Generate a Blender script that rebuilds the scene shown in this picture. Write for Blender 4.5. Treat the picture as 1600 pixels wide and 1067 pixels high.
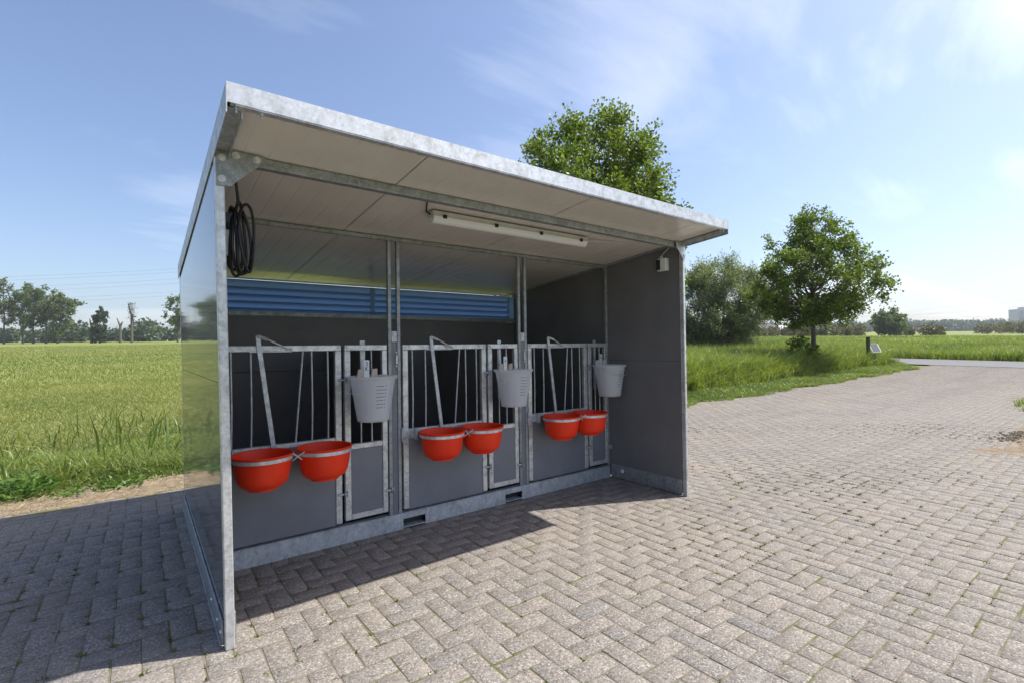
import bpy, bmesh, math, random
import numpy as np
from mathutils import Vector, Matrix
for o in list(bpy.data.objects): bpy.data.objects.remove(o)
S = bpy.context.scene; C = S.collection
RNG = np.random.default_rng(7); random.seed(7)
rad = math.radians

# ------------------------------------------------------------------ camera
FPX, CAMH = 764.1, 1.4
YAW, PIT, ROL = rad(52.79), rad(-.742), rad(-.775)
F0 = Vector((math.cos(YAW), math.sin(YAW), 0)); R0 = Vector((math.sin(YAW), -math.cos(YAW), 0)); U0 = Vector((0, 0, 1))
CF = F0*math.cos(PIT)-U0*math.sin(PIT); U2 = U0*math.cos(PIT)+F0*math.sin(PIT)
CR = R0*math.cos(ROL)+U2*math.sin(ROL); CU = U2*math.cos(ROL)-R0*math.sin(ROL)
cam = bpy.data.cameras.new('camera'); cam.sensor_width = 36; cam.lens = FPX/1600*36; cam.clip_start = .05; cam.clip_end = 6000
co = bpy.data.objects.new('camera', cam); C.objects.link(co)
m3 = Matrix((CR, CU, -CF)).transposed(); m4 = m3.to_4x4(); m4.translation = (0, 0, CAMH); co.matrix_world = m4
S.camera = co
def ray(px, py): return CF+(px-800)/FPX*CR+(533.5-py)/FPX*CU
def at(px, py, d): r = ray(px, py); return Vector((r.x*d, r.y*d, CAMH+r.z*d))

# ------------------------------------------------------------------ sky, sun, exposure
SUN_AZ, SUN_EL = math.atan2(.911, -.412), rad(56)       # azimuth from +Y towards +X
sd = Vector((math.sin(SUN_AZ)*math.cos(SUN_EL), math.cos(SUN_AZ)*math.cos(SUN_EL), math.sin(SUN_EL)))
W = bpy.data.worlds.new('World'); S.world = W; W.use_nodes = True
nt = W.node_tree; nt.nodes.clear()
def N(t, **k):
    n = nt.nodes.new(t)
    for a, b in k.items(): setattr(n, a, b)
    return n
sky = N('ShaderNodeTexSky', sky_type='NISHITA', sun_disc=False, sun_elevation=SUN_EL, sun_rotation=SUN_AZ, air_density=1.0, dust_density=1.9, ozone_density=2.3, altitude=0)
tc = N('ShaderNodeTexCoord')
# thin cirrus: direction projected on a cloud layer, stretched noise
sep = N('ShaderNodeSeparateXYZ'); nt.links.new(tc.outputs['Generated'], sep.inputs[0])
mx = N('ShaderNodeMath', operation='MAXIMUM'); nt.links.new(sep.outputs['Z'], mx.inputs[0]); mx.inputs[1].default_value = .0
ad = N('ShaderNodeMath', operation='ADD'); nt.links.new(mx.outputs[0], ad.inputs[0]); ad.inputs[1].default_value = .16
dx = N('ShaderNodeMath', operation='DIVIDE'); dy = N('ShaderNodeMath', operation='DIVIDE')
nt.links.new(sep.outputs['X'], dx.inputs[0]); nt.links.new(ad.outputs[0], dx.inputs[1])
nt.links.new(sep.outputs['Y'], dy.inputs[0]); nt.links.new(ad.outputs[0], dy.inputs[1])
cb = N('ShaderNodeCombineXYZ'); nt.links.new(dx.outputs[0], cb.inputs[0]); nt.links.new(dy.outputs[0], cb.inputs[1])
mp = N('ShaderNodeMapping'); nt.links.new(cb.outputs[0], mp.inputs[0])
mp.inputs['Location'].default_value = (7, 4, 0); mp.inputs['Rotation'].default_value = (0, 0, rad(-25)); mp.inputs['Scale'].default_value = (.55, 1.5, 1)
n1 = N('ShaderNodeTexNoise'); nt.links.new(mp.outputs[0], n1.inputs['Vector'])
n1.inputs['Scale'].default_value = 1.1; n1.inputs['Detail'].default_value = 9; n1.inputs['Roughness'].default_value = .58; n1.inputs['Distortion'].default_value = .7
n2 = N('ShaderNodeTexNoise'); mp2 = N('ShaderNodeMapping'); mp2.inputs['Location'].default_value = (5, 3.5, 0); nt.links.new(cb.outputs[0], mp2.inputs[0]); nt.links.new(mp2.outputs[0], n2.inputs['Vector']); n2.inputs['Scale'].default_value = .55; n2.inputs['Detail'].default_value = 3
mul = N('ShaderNodeMath', operation='MULTIPLY'); nt.links.new(n1.outputs['Fac'], mul.inputs[0]); nt.links.new(n2.outputs['Fac'], mul.inputs[1])
rmp = N('ShaderNodeMapRange'); rmp.inputs['From Min'].default_value = .235; rmp.inputs['From Max'].default_value = .50; rmp.inputs['To Max'].default_value = .62
nt.links.new(mul.outputs[0], rmp.inputs['Value'])
# whiten the sky by the cloud amount (cloud = sky luminance lifted)
cl = N('ShaderNodeMixRGB', blend_type='MIX'); nt.links.new(rmp.outputs[0], cl.inputs['Fac'])
hs = N('ShaderNodeHueSaturation'); hs.inputs['Saturation'].default_value = .12; hs.inputs['Value'].default_value = 1.75
tnt = N('ShaderNodeMixRGB', blend_type='MULTIPLY'); tnt.inputs['Fac'].default_value = 1; tnt.inputs['Color2'].default_value = (.97, .985, 1.05, 1); nt.links.new(sky.outputs[0], tnt.inputs['Color1'])
nt.links.new(tnt.outputs[0], hs.inputs['Color']); nt.links.new(tnt.outputs[0], cl.inputs['Color1']); nt.links.new(hs.outputs[0], cl.inputs['Color2'])
bg = N('ShaderNodeBackground'); bg.inputs['Strength'].default_value = .115; nt.links.new(cl.outputs[0], bg.inputs['Color'])
wo = N('ShaderNodeOutputWorld'); nt.links.new(bg.outputs[0], wo.inputs['Surface'])
sl = bpy.data.lights.new('sun', 'SUN'); sl.energy = 4.7; sl.angle = rad(.53); sl.color = (1, .95, .87)
so = bpy.data.objects.new('sun', sl); C.objects.link(so); so.rotation_euler = sd.to_track_quat('Z', 'Y').to_euler(); so.location = (20, -10, 30)
S.view_settings.view_transform = 'Standard'; S.view_settings.look = 'None'; S.view_settings.exposure = 0.74; S.view_settings.gamma = 1.0
S.render.engine = 'CYCLES'; S.cycles.max_bounces = 7; S.cycles.transparent_max_bounces = 12

# ------------------------------------------------------------------ helpers
def gz(x, y):
    q = (.0137*np.asarray(x, float)+.0239*np.asarray(y, float)-.3)/.05
    return .05*np.logaddexp(0, q)
def g1(x, y): return float(gz(x, y))
def hit(px, py):            # pixel ray -> ground
    r = ray(px, py); lo = .3; t = .5
    while t < 2000:
        if CAMH+r.z*t < g1(r.x*t, r.y*t): break
        lo = t; t *= 1.03
    hi = t
    for _ in range(40):
        m = (lo+hi)/2
        if CAMH+r.z*m < g1(r.x*m, r.y*m): hi = m
        else: lo = m
    return Vector((r.x*hi, r.y*hi, g1(r.x*hi, r.y*hi)))

class NT:
    def __init__(s, name):
        s.m = bpy.data.materials.new(name); s.m.use_nodes = True; s.t = s.m.node_tree; s.t.nodes.clear()
        s.out = s.n('ShaderNodeOutputMaterial')
    def n(s, t, **k):
        x = s.t.nodes.new(t)
        for a, b in k.items(): setattr(x, a, b)
        return x
    def l(s, a, b): s.t.links.new(a, b)
    def noise(s, vec, scale, detail=4, rough=.55, dist=0):
        x = s.n('ShaderNodeTexNoise'); x.inputs['Scale'].default_value = scale; x.inputs['Detail'].default_value = detail
        x.inputs['Roughness'].default_value = rough; x.inputs['Distortion'].default_value = dist
        if vec: s.l(vec, x.inputs['Vector'])
        return x.outputs['Fac']
    def ramp(s, fac, pts):
        x = s.n('ShaderNodeValToRGB'); e = x.color_ramp.elements
        while len(e) < len(pts): e.new(.5)
        for i, (p, c) in enumerate(pts): e[i].position = p; e[i].color = (*c, 1) if len(c) == 3 else c
        s.l(fac, x.inputs['Fac']); return x.outputs['Color']
    def mix(s, fac, a, b, mode='MIX'):
        x = s.n('ShaderNodeMixRGB', blend_type=mode)
        for v, i in ((fac, 'Fac'), (a, 'Color1'), (b, 'Color2')):
            if hasattr(v, 'links') or hasattr(v, 'is_linked'): s.l(v, x.inputs[i])
            else: x.inputs[i].default_value = v if i == 'Fac' else (*v, 1)
        return x.outputs['Color']
    def maprange(s, v, a, b, c=0, d=1):
        x = s.n('ShaderNodeMapRange'); s.l(v, x.inputs['Value'])
        for k, val in (('From Min', a), ('From Max', b), ('To Min', c), ('To Max', d)): x.inputs[k].default_value = val
        return x.outputs[0]
    def bump(s, h, strength=.3, dist=.01):
        x = s.n('ShaderNodeBump'); x.inputs['Strength'].default_value = strength; x.inputs['Distance'].default_value = dist
        s.l(h, x.inputs['Height']); return x.outputs['Normal']
    def bsdf(s, col, rough=.5, metal=0, normal=None, spec=.5, **k):
        p = s.n('ShaderNodeBsdfPrincipled')
        for v, i in ((col, 'Base Color'), (rough, 'Roughness'), (metal, 'Metallic')):
            if hasattr(v, 'is_linked'): s.l(v, p.inputs[i])
            else: p.inputs[i].default_value = (*v, 1) if i == 'Base Color' else v
        p.inputs['Specular IOR Level'].default_value = spec
        for a, b in k.items(): p.inputs[a.replace('_', ' ')].default_value = b
        if normal: s.l(normal, p.inputs['Normal'])
        return p.outputs[0]
    def done(s, sh): s.l(sh, s.out.inputs['Surface']); return s.m
    def obj(s): return s.n('ShaderNodeTexCoord').outputs['Object']
    def pos(s): return s.n('ShaderNodeNewGeometry').outputs['Position']
    def attr(s, name): return s.n('ShaderNodeAttribute', attribute_name=name).outputs['Color']

M = {}
def simple(name, col, rough=.5, metal=0, var=.12, scale=9, spec=.5, bump=0):
    a = NT(name); p = a.pos(); nz = a.noise(p, scale, 5)
    lo = tuple(c*(1-var) for c in col); hi = tuple(min(1, c*(1+var)) for c in col)
    c = a.ramp(nz, [(.3, lo), (.7, hi)])
    nm = a.bump(a.noise(p, scale*12, 3), bump, .002) if bump else None
    M[name] = a.done(a.bsdf(c, rough, metal, nm, spec)); return M[name]

def galv(name, base, rough, streak):
    a = NT(name); p = a.pos()
    v = a.n('ShaderNodeTexVoronoi'); v.inputs['Scale'].default_value = 75; a.l(p, v.inputs['Vector'])
    blot = a.noise(p, 14, 6, .62, .6)
    mpn = a.n('ShaderNodeMapping'); a.l(p, mpn.inputs[0]); mpn.inputs['Scale'].default_value = (30, 30, 3.0)
    st = a.noise(mpn.outputs[0], 1.0, 4, .6)
    lo = tuple(c*.62 for c in base); hi = tuple(min(1, c*1.18) for c in base)
    c = a.ramp(blot, [(.32, lo), (.55, base), (.75, hi)])
    bwn = a.n('ShaderNodeRGBToBW'); a.l(v.outputs['Color'], bwn.inputs[0]); c = a.mix(.4, c, bwn.outputs[0], 'SOFT_LIGHT')
    c = a.mix(streak, c, a.ramp(st, [(.35, lo), (.62, hi)]), 'MIX')
    r = a.maprange(blot, .3, .75, rough+.12, rough-.06)
    M[name] = a.done(a.bsdf(c, r, .55, a.bump(blot, .12, .004)))
galv('galvanised', (.50, .53, .56), .46, .25)
galv('galvanised_bright', (.62, .63, .63), .40, .15)
galv('galvanised_dull', (.33, .35, .36), .50, .3)

def painted(name, col, rough):       # coil-coated panel: fine horizontal micro-ribs and dust
    a = NT(name); p = a.pos()
    w = a.n('ShaderNodeTexWave', wave_type='BANDS', bands_direction='Z'); w.inputs['Scale'].default_value = 28; a.l(p, w.inputs['Vector'])
    d = a.noise(p, 3.5, 6, .6); c = a.ramp(d, [(.3, tuple(x*.9 for x in col)), (.75, tuple(x*1.14 for x in col))])
    M[name] = a.done(a.bsdf(c, a.maprange(d, .3, .75, rough, rough+.04), 0, a.bump(w.outputs['Fac'], .004, .002), .30))
painted('wall_coating', (.125, .128, .135), .03)
painted('wall_coating_inside', (.152, .152, .158), .38)
simple('gate_panel', (.165, .175, .20), .42, var=.12, scale=4)
a = NT('ceiling_coating'); p = a.pos(); d = a.noise(p, 2.2, 5)
M['ceiling_coating'] = a.done(a.bsdf(a.ramp(d, [(.3, (.62, .60, .56)), (.7, (.69, .67, .63))]), .19))
simple('joint_dark', (.03, .03, .03), .7)
simple('black_rubber', (.012, .012, .013), .42)
simple('floor_dark', (.03, .028, .026), .8)
a = NT('red_plastic'); p = a.pos()
M['red_plastic'] = a.done(a.bsdf(a.ramp(a.noise(p, 6, 3), [(.3, (.74, .028, .005)), (.7, (.82, .045, .008))]), .45, spec=.3, Subsurface_Weight=.0))
a = NT('pail_plastic'); p = a.pos()
df = a.bsdf(a.ramp(a.noise(p, 5, 3), [(.3, (.86, .88, .91)), (.7, (.91, .92, .94))]), .35)
tl = a.n('ShaderNodeBsdfTranslucent'); tl.inputs['Color'].default_value = (.8, .82, .86, 1)
tr = a.n('ShaderNodeBsdfTransparent'); tr.inputs['Color'].default_value = (.93, .95, .97, 1)
m1 = a.n('ShaderNodeMixShader'); m1.inputs[0].default_value = .55; a.l(df, m1.inputs[1]); a.l(tl.outputs[0], m1.inputs[2])
m2 = a.n('ShaderNodeMixShader'); m2.inputs[0].default_value = .32; a.l(m1.outputs[0], m2.inputs[1]); a.l(tr.outputs[0], m2.inputs[2])
M['pail_plastic'] = a.done(m2.outputs[0])
simple('grey_ink', (.17, .17, .19), .6)
simple('mark_ink', (.05, .05, .06), .6)
simple('beige_plastic', (.50, .40, .31), .5, var=.08)
simple('white_plastic', (.72, .74, .74), .4, var=.05)
simple('grey_plastic', (.55, .55, .53), .45, var=.05)
simple('blue_tape', (.08, .24, .62), .4)
a = NT('blue_slat'); p = a.pos()
df = a.bsdf(a.ramp(a.noise(p, 4, 3), [(.3, (.27, .38, .55)), (.7, (.31, .42, .59))]), .3)
tl = a.n('ShaderNodeBsdfTranslucent'); tl.inputs['Color'].default_value = (.52, .66, .86, 1)
m1 = a.n('ShaderNodeMixShader'); m1.inputs[0].default_value = .72; a.l(df, m1.inputs[1]); a.l(tl.outputs[0], m1.inputs[2])
M['blue_slat'] = a.done(m1.outputs[0])
a = NT('diffuser'); gl = a.bsdf((.85, .87, .88), .2, Transmission_Weight=.0)
tr = a.n('ShaderNodeBsdfTransparent'); m1 = a.n('ShaderNodeMixShader'); m1.inputs[0].default_value = .22; a.l(gl, m1.inputs[1]); a.l(tr.outputs[0], m1.inputs[2])
M['diffuser'] = a.done(m1.outputs[0])
simple('tube_glass', (.85, .85, .83), .25, var=.02)

def leafmat(name, dark, light, trans=.35, rough=.45, spec=.35):
    a = NT(name); r = a.attr('tint')
    s = a.n('ShaderNodeSeparateColor'); a.l(r, s.inputs[0])
    c = a.ramp(s.outputs[0], [(0, dark), (1, light)])
    b = a.bsdf(c, rough, 0, None, spec)
    t = a.n('ShaderNodeBsdfTranslucent')
    tcx = a.mix(1.0, c, (1.25, 1.35, .55), 'MULTIPLY'); a.l(tcx, t.inputs['Color'])
    m = a.n('ShaderNodeMixShader'); m.inputs[0].default_value = trans; a.l(b, m.inputs[1]); a.l(t.outputs[0], m.inputs[2])
    M[name] = a.done(m.outputs[0])
leafmat('alder_leaf', (.038, .076, .012), (.215, .275, .050), .42)
leafmat('willow_leaf', (.12, .155, .09), (.27, .30, .185), .38)
leafmat('far_leaf', (.080, .120, .045), (.17, .205, .090), .35, .6)
leafmat('far_leaf_dark', (.045, .075, .038), (.085, .120, .060), .25, .6)
leafmat('scrub_leaf', (.09, .085, .04), (.16, .15, .07), .25, .6)
leafmat('grass_blade', (.070, .130, .020), (.270, .310, .085), .38, .42, .45)
leafmat('field_blade', (.128, .170, .042), (.330, .330, .120), .36, .5, .35)
leafmat('weed_leaf', (.06, .13, .024), (.14, .23, .05), .35)
leafmat('moss', (.060, .085, .015), (.15, .15, .035), .15, .8)
def bark(name, a_, b_):
    x = NT(name); p = x.pos(); mpn = x.n('ShaderNodeMapping'); x.l(p, mpn.inputs[0]); mpn.inputs['Scale'].default_value = (9, 9, 2.2)
    nz = x.noise(mpn.outputs[0], 3, 6, .65); M[name] = x.done(x.bsdf(x.ramp(nz, [(.3, a_), (.7, b_)]), .9, 0, x.bump(nz, .6, .02)))
bark('bark', (.05, .042, .034), (.16, .14, .115)); bark('bark_pale', (.12, .10, .075), (.26, .22, .17)); bark('post_wood', (.035, .028, .022), (.09, .075, .06))

def meshdata(name, V, Fc, mat, tint=None, smooth=False):
    me = bpy.data.meshes.new(name)
    if isinstance(V, np.ndarray) and isinstance(Fc, np.ndarray):
        nv, nf, k = len(V), len(Fc), Fc.shape[1]
        me.vertices.add(nv); me.vertices.foreach_set('co', V.astype(np.float32).ravel())
        me.loops.add(nf*k); me.loops.foreach_set('vertex_index', Fc.astype(np.int32).ravel())
        me.polygons.add(nf); me.polygons.foreach_set('loop_start', np.arange(0, nf*k, k, dtype=np.int32))
        me.update(calc_edges=True)
    else:
        me.from_pydata([tuple(v) for v in V], [], [tuple(f) for f in Fc]); me.update()
    if tint is not None:
        at_ = me.attributes.new('tint', 'FLOAT_COLOR', 'POINT'); c = np.ones((len(V), 4), np.float32); t = np.asarray(tint, np.float32)
        if t.ndim == 1: c[:, 0] = t; c[:, 1] = t; c[:, 2] = t
        else: c[:, :t.shape[1]] = t
        at_.data.foreach_set('color', c.ravel())
    if smooth: me.polygons.foreach_set('use_smooth', np.ones(len(me.polygons), bool))
    if mat: me.materials.append(M[mat] if isinstance(mat, str) else mat)
    return me
def link(name, me, parent=None):
    o = bpy.data.objects.new(name, me); C.objects.link(o)
    if parent is not None:
        o.parent = parent
        if parent.type == 'EMPTY': o.matrix_parent_inverse = Matrix.Translation(-parent.location)
    return o
def tag(o, label=None, cat=None, group=None, kind=None):
    for k, v in (('label', label), ('category', cat), ('group', group), ('kind', kind)):
        if v: o[k] = v
    return o
def thing(name, loc, label, cat, group=None):
    o = bpy.data.objects.new(name, None); o.location = loc; o.empty_display_size = .2; C.objects.link(o)
    return tag(o, label, cat, group)

class B:                              # collects shapes in world coordinates -> one mesh
    def __init__(s): s.v = []; s.f = []
    def add(s, V, Fc):
        k = len(s.v); s.v += [tuple(v) for v in V]; s.f += [tuple(i+k for i in f) for f in Fc]; return s
    def box(s, x0, x1, y0, y1, z0, z1, b=.003):
        b = min(b, (x1-x0)/3, (y1-y0)/3, (z1-z0)/3)
        bm = bmesh.new(); bmesh.ops.create_cube(bm, size=1, matrix=Matrix.Translation(((x0+x1)/2, (y0+y1)/2, (z0+z1)/2)) @ Matrix.Diagonal((x1-x0, y1-y0, z1-z0, 1)))
        if b > 0: bmesh.ops.bevel(bm, geom=bm.edges[:], offset=b, segments=1, affect='EDGES')
        bm.verts.index_update(); s.add([v.co[:] for v in bm.verts], [[v.index for v in f.verts] for f in bm.faces]); bm.free(); return s
    def tube(s, pts, r, n=8, cap=True):
        pts = [Vector(p) for p in pts]; rs = [float(q) for q in r] if isinstance(r, (list, tuple)) else [float(r)]*len(pts)
        V = []; Fc = []; ref = Vector((.31, .17, .93)).normalized()
        for i, p in enumerate(pts):
            t = (pts[min(i+1, len(pts)-1)]-pts[max(i-1, 0)]).normalized()
            u = t.cross(ref)
            if u.length < .05: u = t.cross(Vector((1, 0, 0)))
            u.normalize(); w = t.cross(u)
            for k in range(n):
                q = 2*math.pi*k/n; V.append(p+rs[i]*(math.cos(q)*u+math.sin(q)*w))
        for i in range(len(pts)-1):
            for k in range(n): Fc.append((i*n+k, i*n+(k+1) % n, (i+1)*n+(k+1) % n, (i+1)*n+k))
        if cap: Fc.append(tuple(range(n))[::-1]); Fc.append(tuple((len(pts)-1)*n+k for k in range(n)))
        return s.add(V, Fc)
    def lathe(s, c, prof, n=40, axis='z'):
        V = []; Fc = []; c = Vector(c)
        for r, z in prof:
            for k in range(n):
                q = 2*math.pi*k/n
                d = Vector((r*math.cos(q), r*math.sin(q), z)) if axis == 'z' else (Vector((r*math.cos(q), -z, r*math.sin(q))) if axis == 'y' else Vector((z, r*math.cos(q), r*math.sin(q))))
                V.append(c+d)
        for i in range(len(prof)-1):
            for k in range(n): Fc.append((i*n+k, i*n+(k+1) % n, (i+1)*n+(k+1) % n, (i+1)*n+k))
        return s.add(V, Fc)
    def prism(s, poly, y0, y1):       # polygon in XZ, extruded in Y
        n = len(poly); V = [(x, y0, z) for x, z in poly]+[(x, y1, z) for x, z in poly]
        return s.add(V, [tuple(range(n)), tuple(range(2*n-1, n-1, -1))]+[(i, i+n, (i+1) % n+n, (i+1) % n) for i in range(n)])
    def go(s, name, mat, parent=None, smooth=False):
        me = meshdata(name, s.v, s.f, mat); bm = bmesh.new(); bm.from_mesh(me); bmesh.ops.recalc_face_normals(bm, faces=bm.faces[:]); bm.to_mesh(me); bm.free()
        if smooth:
            me.polygons.foreach_set('use_smooth', np.ones(len(me.polygons), bool)); me.set_sharp_from_angle(angle=rad(38))
        return link(name, me, parent)
def box(name, mat, parent, *a, **k): return B().box(*a, **k).go(name, mat, parent)

# ------------------------------------------------------------------ ground sheet (to the horizon)
rings = [0]+list(np.geomspace(1.5, 2600, 90)); NA = 240
V = []; Fc = []
for r in rings:
    for k in range(NA):
        q = 2*math.pi*k/NA; x, y = r*math.cos(q), r*math.sin(q); V.append((x, y, g1(x, y)-.05))
for i in range(len(rings)-1):
    for k in range(NA): Fc.append((i*NA+k, i*NA+(k+1) % NA, (i+1)*NA+(k+1) % NA, (i+1)*NA+k))
a = NT('meadow'); p = a.pos()
big = a.noise(p, .06, 5, .6); mid = a.noise(p, .55, 6, .65); fine = a.noise(p, 9, 5, .7)
c = a.ramp(mid, [(.3, (.105, .150, .028)), (.5, (.150, .188, .038)), (.72, (.215, .225, .065))])
c = a.mix(a.maprange(big, .35, .65, 0, .55), c, (.115, .175, .030))
c = a.mix(a.maprange(fine, .35, .7, 0, .5), c, (.085, .115, .022))
c = a.mix(.4, c, (.25, .26, .075))
M['meadow'] = a.done(a.bsdf(c, .9, 0, a.bump(fine, .8, .08), .2))
tag(link('ground', meshdata('ground', np.array(V), np.array(Fc), 'meadow', smooth=True)), kind='structure')

def lumps(x, y, s, seed):          # cheap smooth 2D noise in 0..1
    r = np.random.default_rng(seed); v = 0
    for k in range(6):
        a_ = r.uniform(0, 6.28); f_ = s*r.uniform(.6, 1.8); v = v+np.sin((x*math.cos(a_)+y*math.sin(a_))*f_+r.uniform(0, 6.28))
    return .5+v/7
def sheet(name, mat, x0, x1, y0, y1, dz, nx, ny, edge=None, bumpy=0, taper=None):
    xs = np.linspace(x0, x1, nx); ys = np.linspace(y0, y1, ny); X, Y = np.meshgrid(xs, ys)
    if edge: Y = Y+edge(X)*((Y-y0)/(y1-y0))
    Z = gz(X, Y)+dz+(RNG.normal(0, bumpy, X.shape) if bumpy else 0)
    if taper is not None: Z = Z-.03*np.clip(taper(X, Y), 0, 1)
    V = np.stack([X, Y, Z], -1).reshape(-1, 3); i = np.arange((ny-1)*nx).reshape(ny-1, nx)[:, :-1].ravel()
    return link(name, meshdata(name, V, np.stack([i, i+1, i+1+nx, i+nx], 1), mat, smooth=True))

# ------------------------------------------------------------------ pavement: joint bed + pavers in herringbone
a = NT('joint_bed'); p = a.pos(); mo = a.noise(p, 2.6, 4, .6); mf = a.noise(p, 45, 3)
c = a.ramp(mf, [(.3, (.125, .108, .086)), (.7, (.225, .195, .155))])
c = a.mix(a.maprange(mo, .48, .62, 0, .85), c, (.105, .115, .032))
M['joint_bed'] = a.done(a.bsdf(c, .95, 0, a.bump(mf, .5, .01), .1))
pav = sheet('pavement', 'joint_bed', -14, 31, -9, 6.72, -.0027, 180, 70)
tag(pav, kind='structure')
a = NT('paver_concrete'); p = a.pos(); tn = a.attr('tint')
sp = a.n('ShaderNodeSeparateColor'); a.l(tn, sp.inputs[0])
v = a.n('ShaderNodeTexVoronoi'); v.inputs['Scale'].default_value = 150; a.l(p, v.inputs['Vector'])
sv = a.n('ShaderNodeSeparateColor'); a.l(v.outputs['Color'], sv.inputs[0])
agg = a.ramp(sv.outputs[0], [(0, (.03, .028, .028)), (.17, (.085, .078, .074)), (.42, (.205, .184, .164)), (.82, (.262, .234, .205)), (1, (.52, .49, .45))])
base = a.ramp(sp.outputs[0], [(0, (.135, .137, .143)), (.2, (.182, .168, .156)), (.5, (.212, .188, .165)), (1, (.252, .216, .182))])
c = a.mix(.58, base, agg)
wear = a.noise(p, .7, 5, .6); c = a.mix(a.maprange(wear, .4, .7, 0, .35), c, (.285, .245, .20))
st2 = a.noise(p, 22, 5, .65); c = a.mix(a.maprange(st2, .45, .75, 0, .35), c, (.15, .14, .13))
mpt = a.n('ShaderNodeMapping'); a.l(p, mpt.inputs[0]); mpt.inputs['Rotation'].default_value = (0, 0, rad(-12)); mpt.inputs['Scale'].default_value = (.12, 1.5, 1)
trk = a.noise(mpt.outputs[0], 1.0, 4, .6); c = a.mix(a.maprange(trk, .5, .68, 0, .4), c, (.15, .135, .12))
sand = a.noise(p, .45, 4, .6)
c = a.mix(a.maprange(sand, .6, .78, 0, .45), c, (.31, .25, .185))
M['paver_concrete'] = a.done(a.bsdf(c, .88, 0, a.bump(sv.outputs[1], .55, .004), .25))
w = .1125; L0 = []
for iy in range(int(-6/w), int(6.7/w)):
    for ix in range(int(-11/w), int(31/w)):
        m = (ix-iy) % 4
        if m == 0: L0.append((ix*w, iy*w, 2*w, w))
        elif m == 3: L0.append((ix*w, iy*w, w, 2*w))
hf = []
for q_ in L0:                       # some stones are laid as two halves
    if random.random() < .07:
        if q_[2] > q_[3]: hf += [(q_[0], q_[1], w, w), (q_[0]+w, q_[1], w, w)]
        else: hf += [(q_[0], q_[1], w, w), (q_[0], q_[1]+w, w, w)]
    else: hf.append(q_)
L0 = np.array(hf)
cx = L0[:, 0]+L0[:, 2]/2; cy = L0[:, 1]+L0[:, 3]/2
dep = cx*CF.x+cy*CF.y; lat = cx*CR.x+cy*CR.y
ok = (dep > .5) & (np.abs(lat) < 1.2*dep+.8) & ~((cx > 8.6) & (cy < .8)) & (cy+L0[:, 3]/2 < np.where(cx > 5, 6.66, 6.12)+.07*np.sin(cx*3.1))
L0 = L0[ok]; cx = cx[ok]; cy = cy[ok]; dep = dep[ok]; lat = lat[ok]
def pavers(sel):
    n = len(sel); P = L0[sel]; g = .0026+RNG.uniform(0, .0022, n); ch = .0018
    x0 = P[:, 0]+g; x1 = P[:, 0]+P[:, 2]-g; y0 = P[:, 1]+g; y1 = P[:, 1]+P[:, 3]-g
    jx, jy = RNG.normal(0, .0022, n), RNG.normal(0, .0022, n); x0 = x0+jx; x1 = x1+jx; y0 = y0+jy; y1 = y1+jy
    z = gz(cx[sel], cy[sel])+RNG.normal(0, .0007, n); tx, ty = RNG.normal(0, .003, n), RNG.normal(0, .003, n)
    V = np.zeros((n, 12, 3))
    for k, (sx, sy) in enumerate(((0, 0), (1, 0), (1, 1), (0, 1))):
        X = np.where(sx, x1, x0); Y = np.where(sy, y1, y0)
        cxx = ch*(1 if sx == 0 else -1); cyy = ch*(1 if sy == 0 else -1)
        V[:, k] = np.stack([X+cxx, Y+cyy, z], 1); V[:, 4+k] = np.stack([X, Y, z-ch*.8], 1); V[:, 8+k] = np.stack([X, Y, z-.03], 1)
    V[:, :8, 2] += (V[:, :8, 0]-cx[sel][:, None])*tx[:, None]+(V[:, :8, 1]-cy[sel][:, None])*ty[:, None]
    Fq = [(0, 1, 2, 3)]+[(4+k, 4+(k+1) % 4, (k+1) % 4, k) for k in range(4)]+[(8+k, 8+(k+1) % 4, 4+(k+1) % 4, 4+k) for k in range(4)]
    Fc = (np.array(Fq)[None]+12*np.arange(n)[:, None, None]).reshape(-1, 4)
    an = RNG.normal(0, .011, n)[:, None]; X_ = V[:, :, 0]-cx[sel][:, None]; Y_ = V[:, :, 1]-cy[sel][:, None]
    V[:, :, 0] += -an*Y_+RNG.normal(0, .0012, (n, 4))[:, [0, 1, 2, 3]*3]; V[:, :, 1] += an*X_+RNG.normal(0, .0012, (n, 4))[:, [0, 1, 2, 3]*3]
    t = np.repeat(np.clip(RNG.normal(.54, .18, n), 0, 1), 12)
    return V.reshape(-1, 3), Fc, t
# largest in view: nearest pavers inside the frame and not under the shelter
infr = (np.abs(lat) < 1.02*dep) & (dep > 1.9) & ~((cx > .3) & (cx < 4.05) & (cy > 3.58) & (cy < 5.3)) & ((CAMH/np.maximum(dep, .1)*FPX) < 540)
order = np.argsort(np.where(infr, dep, 1e9)); near = order[:300]; rest = order[300:]
for k in near:
    V, Fc, t = pavers(np.array([k])); link('paver', meshdata('paver', V, Fc, 'paver_concrete', t), pav)
V, Fc, t = pavers(rest); po = link('paver_field', meshdata('paver_field', V, Fc, 'paver_concrete', t), pav); po['kind'] = 'stuff'

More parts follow.
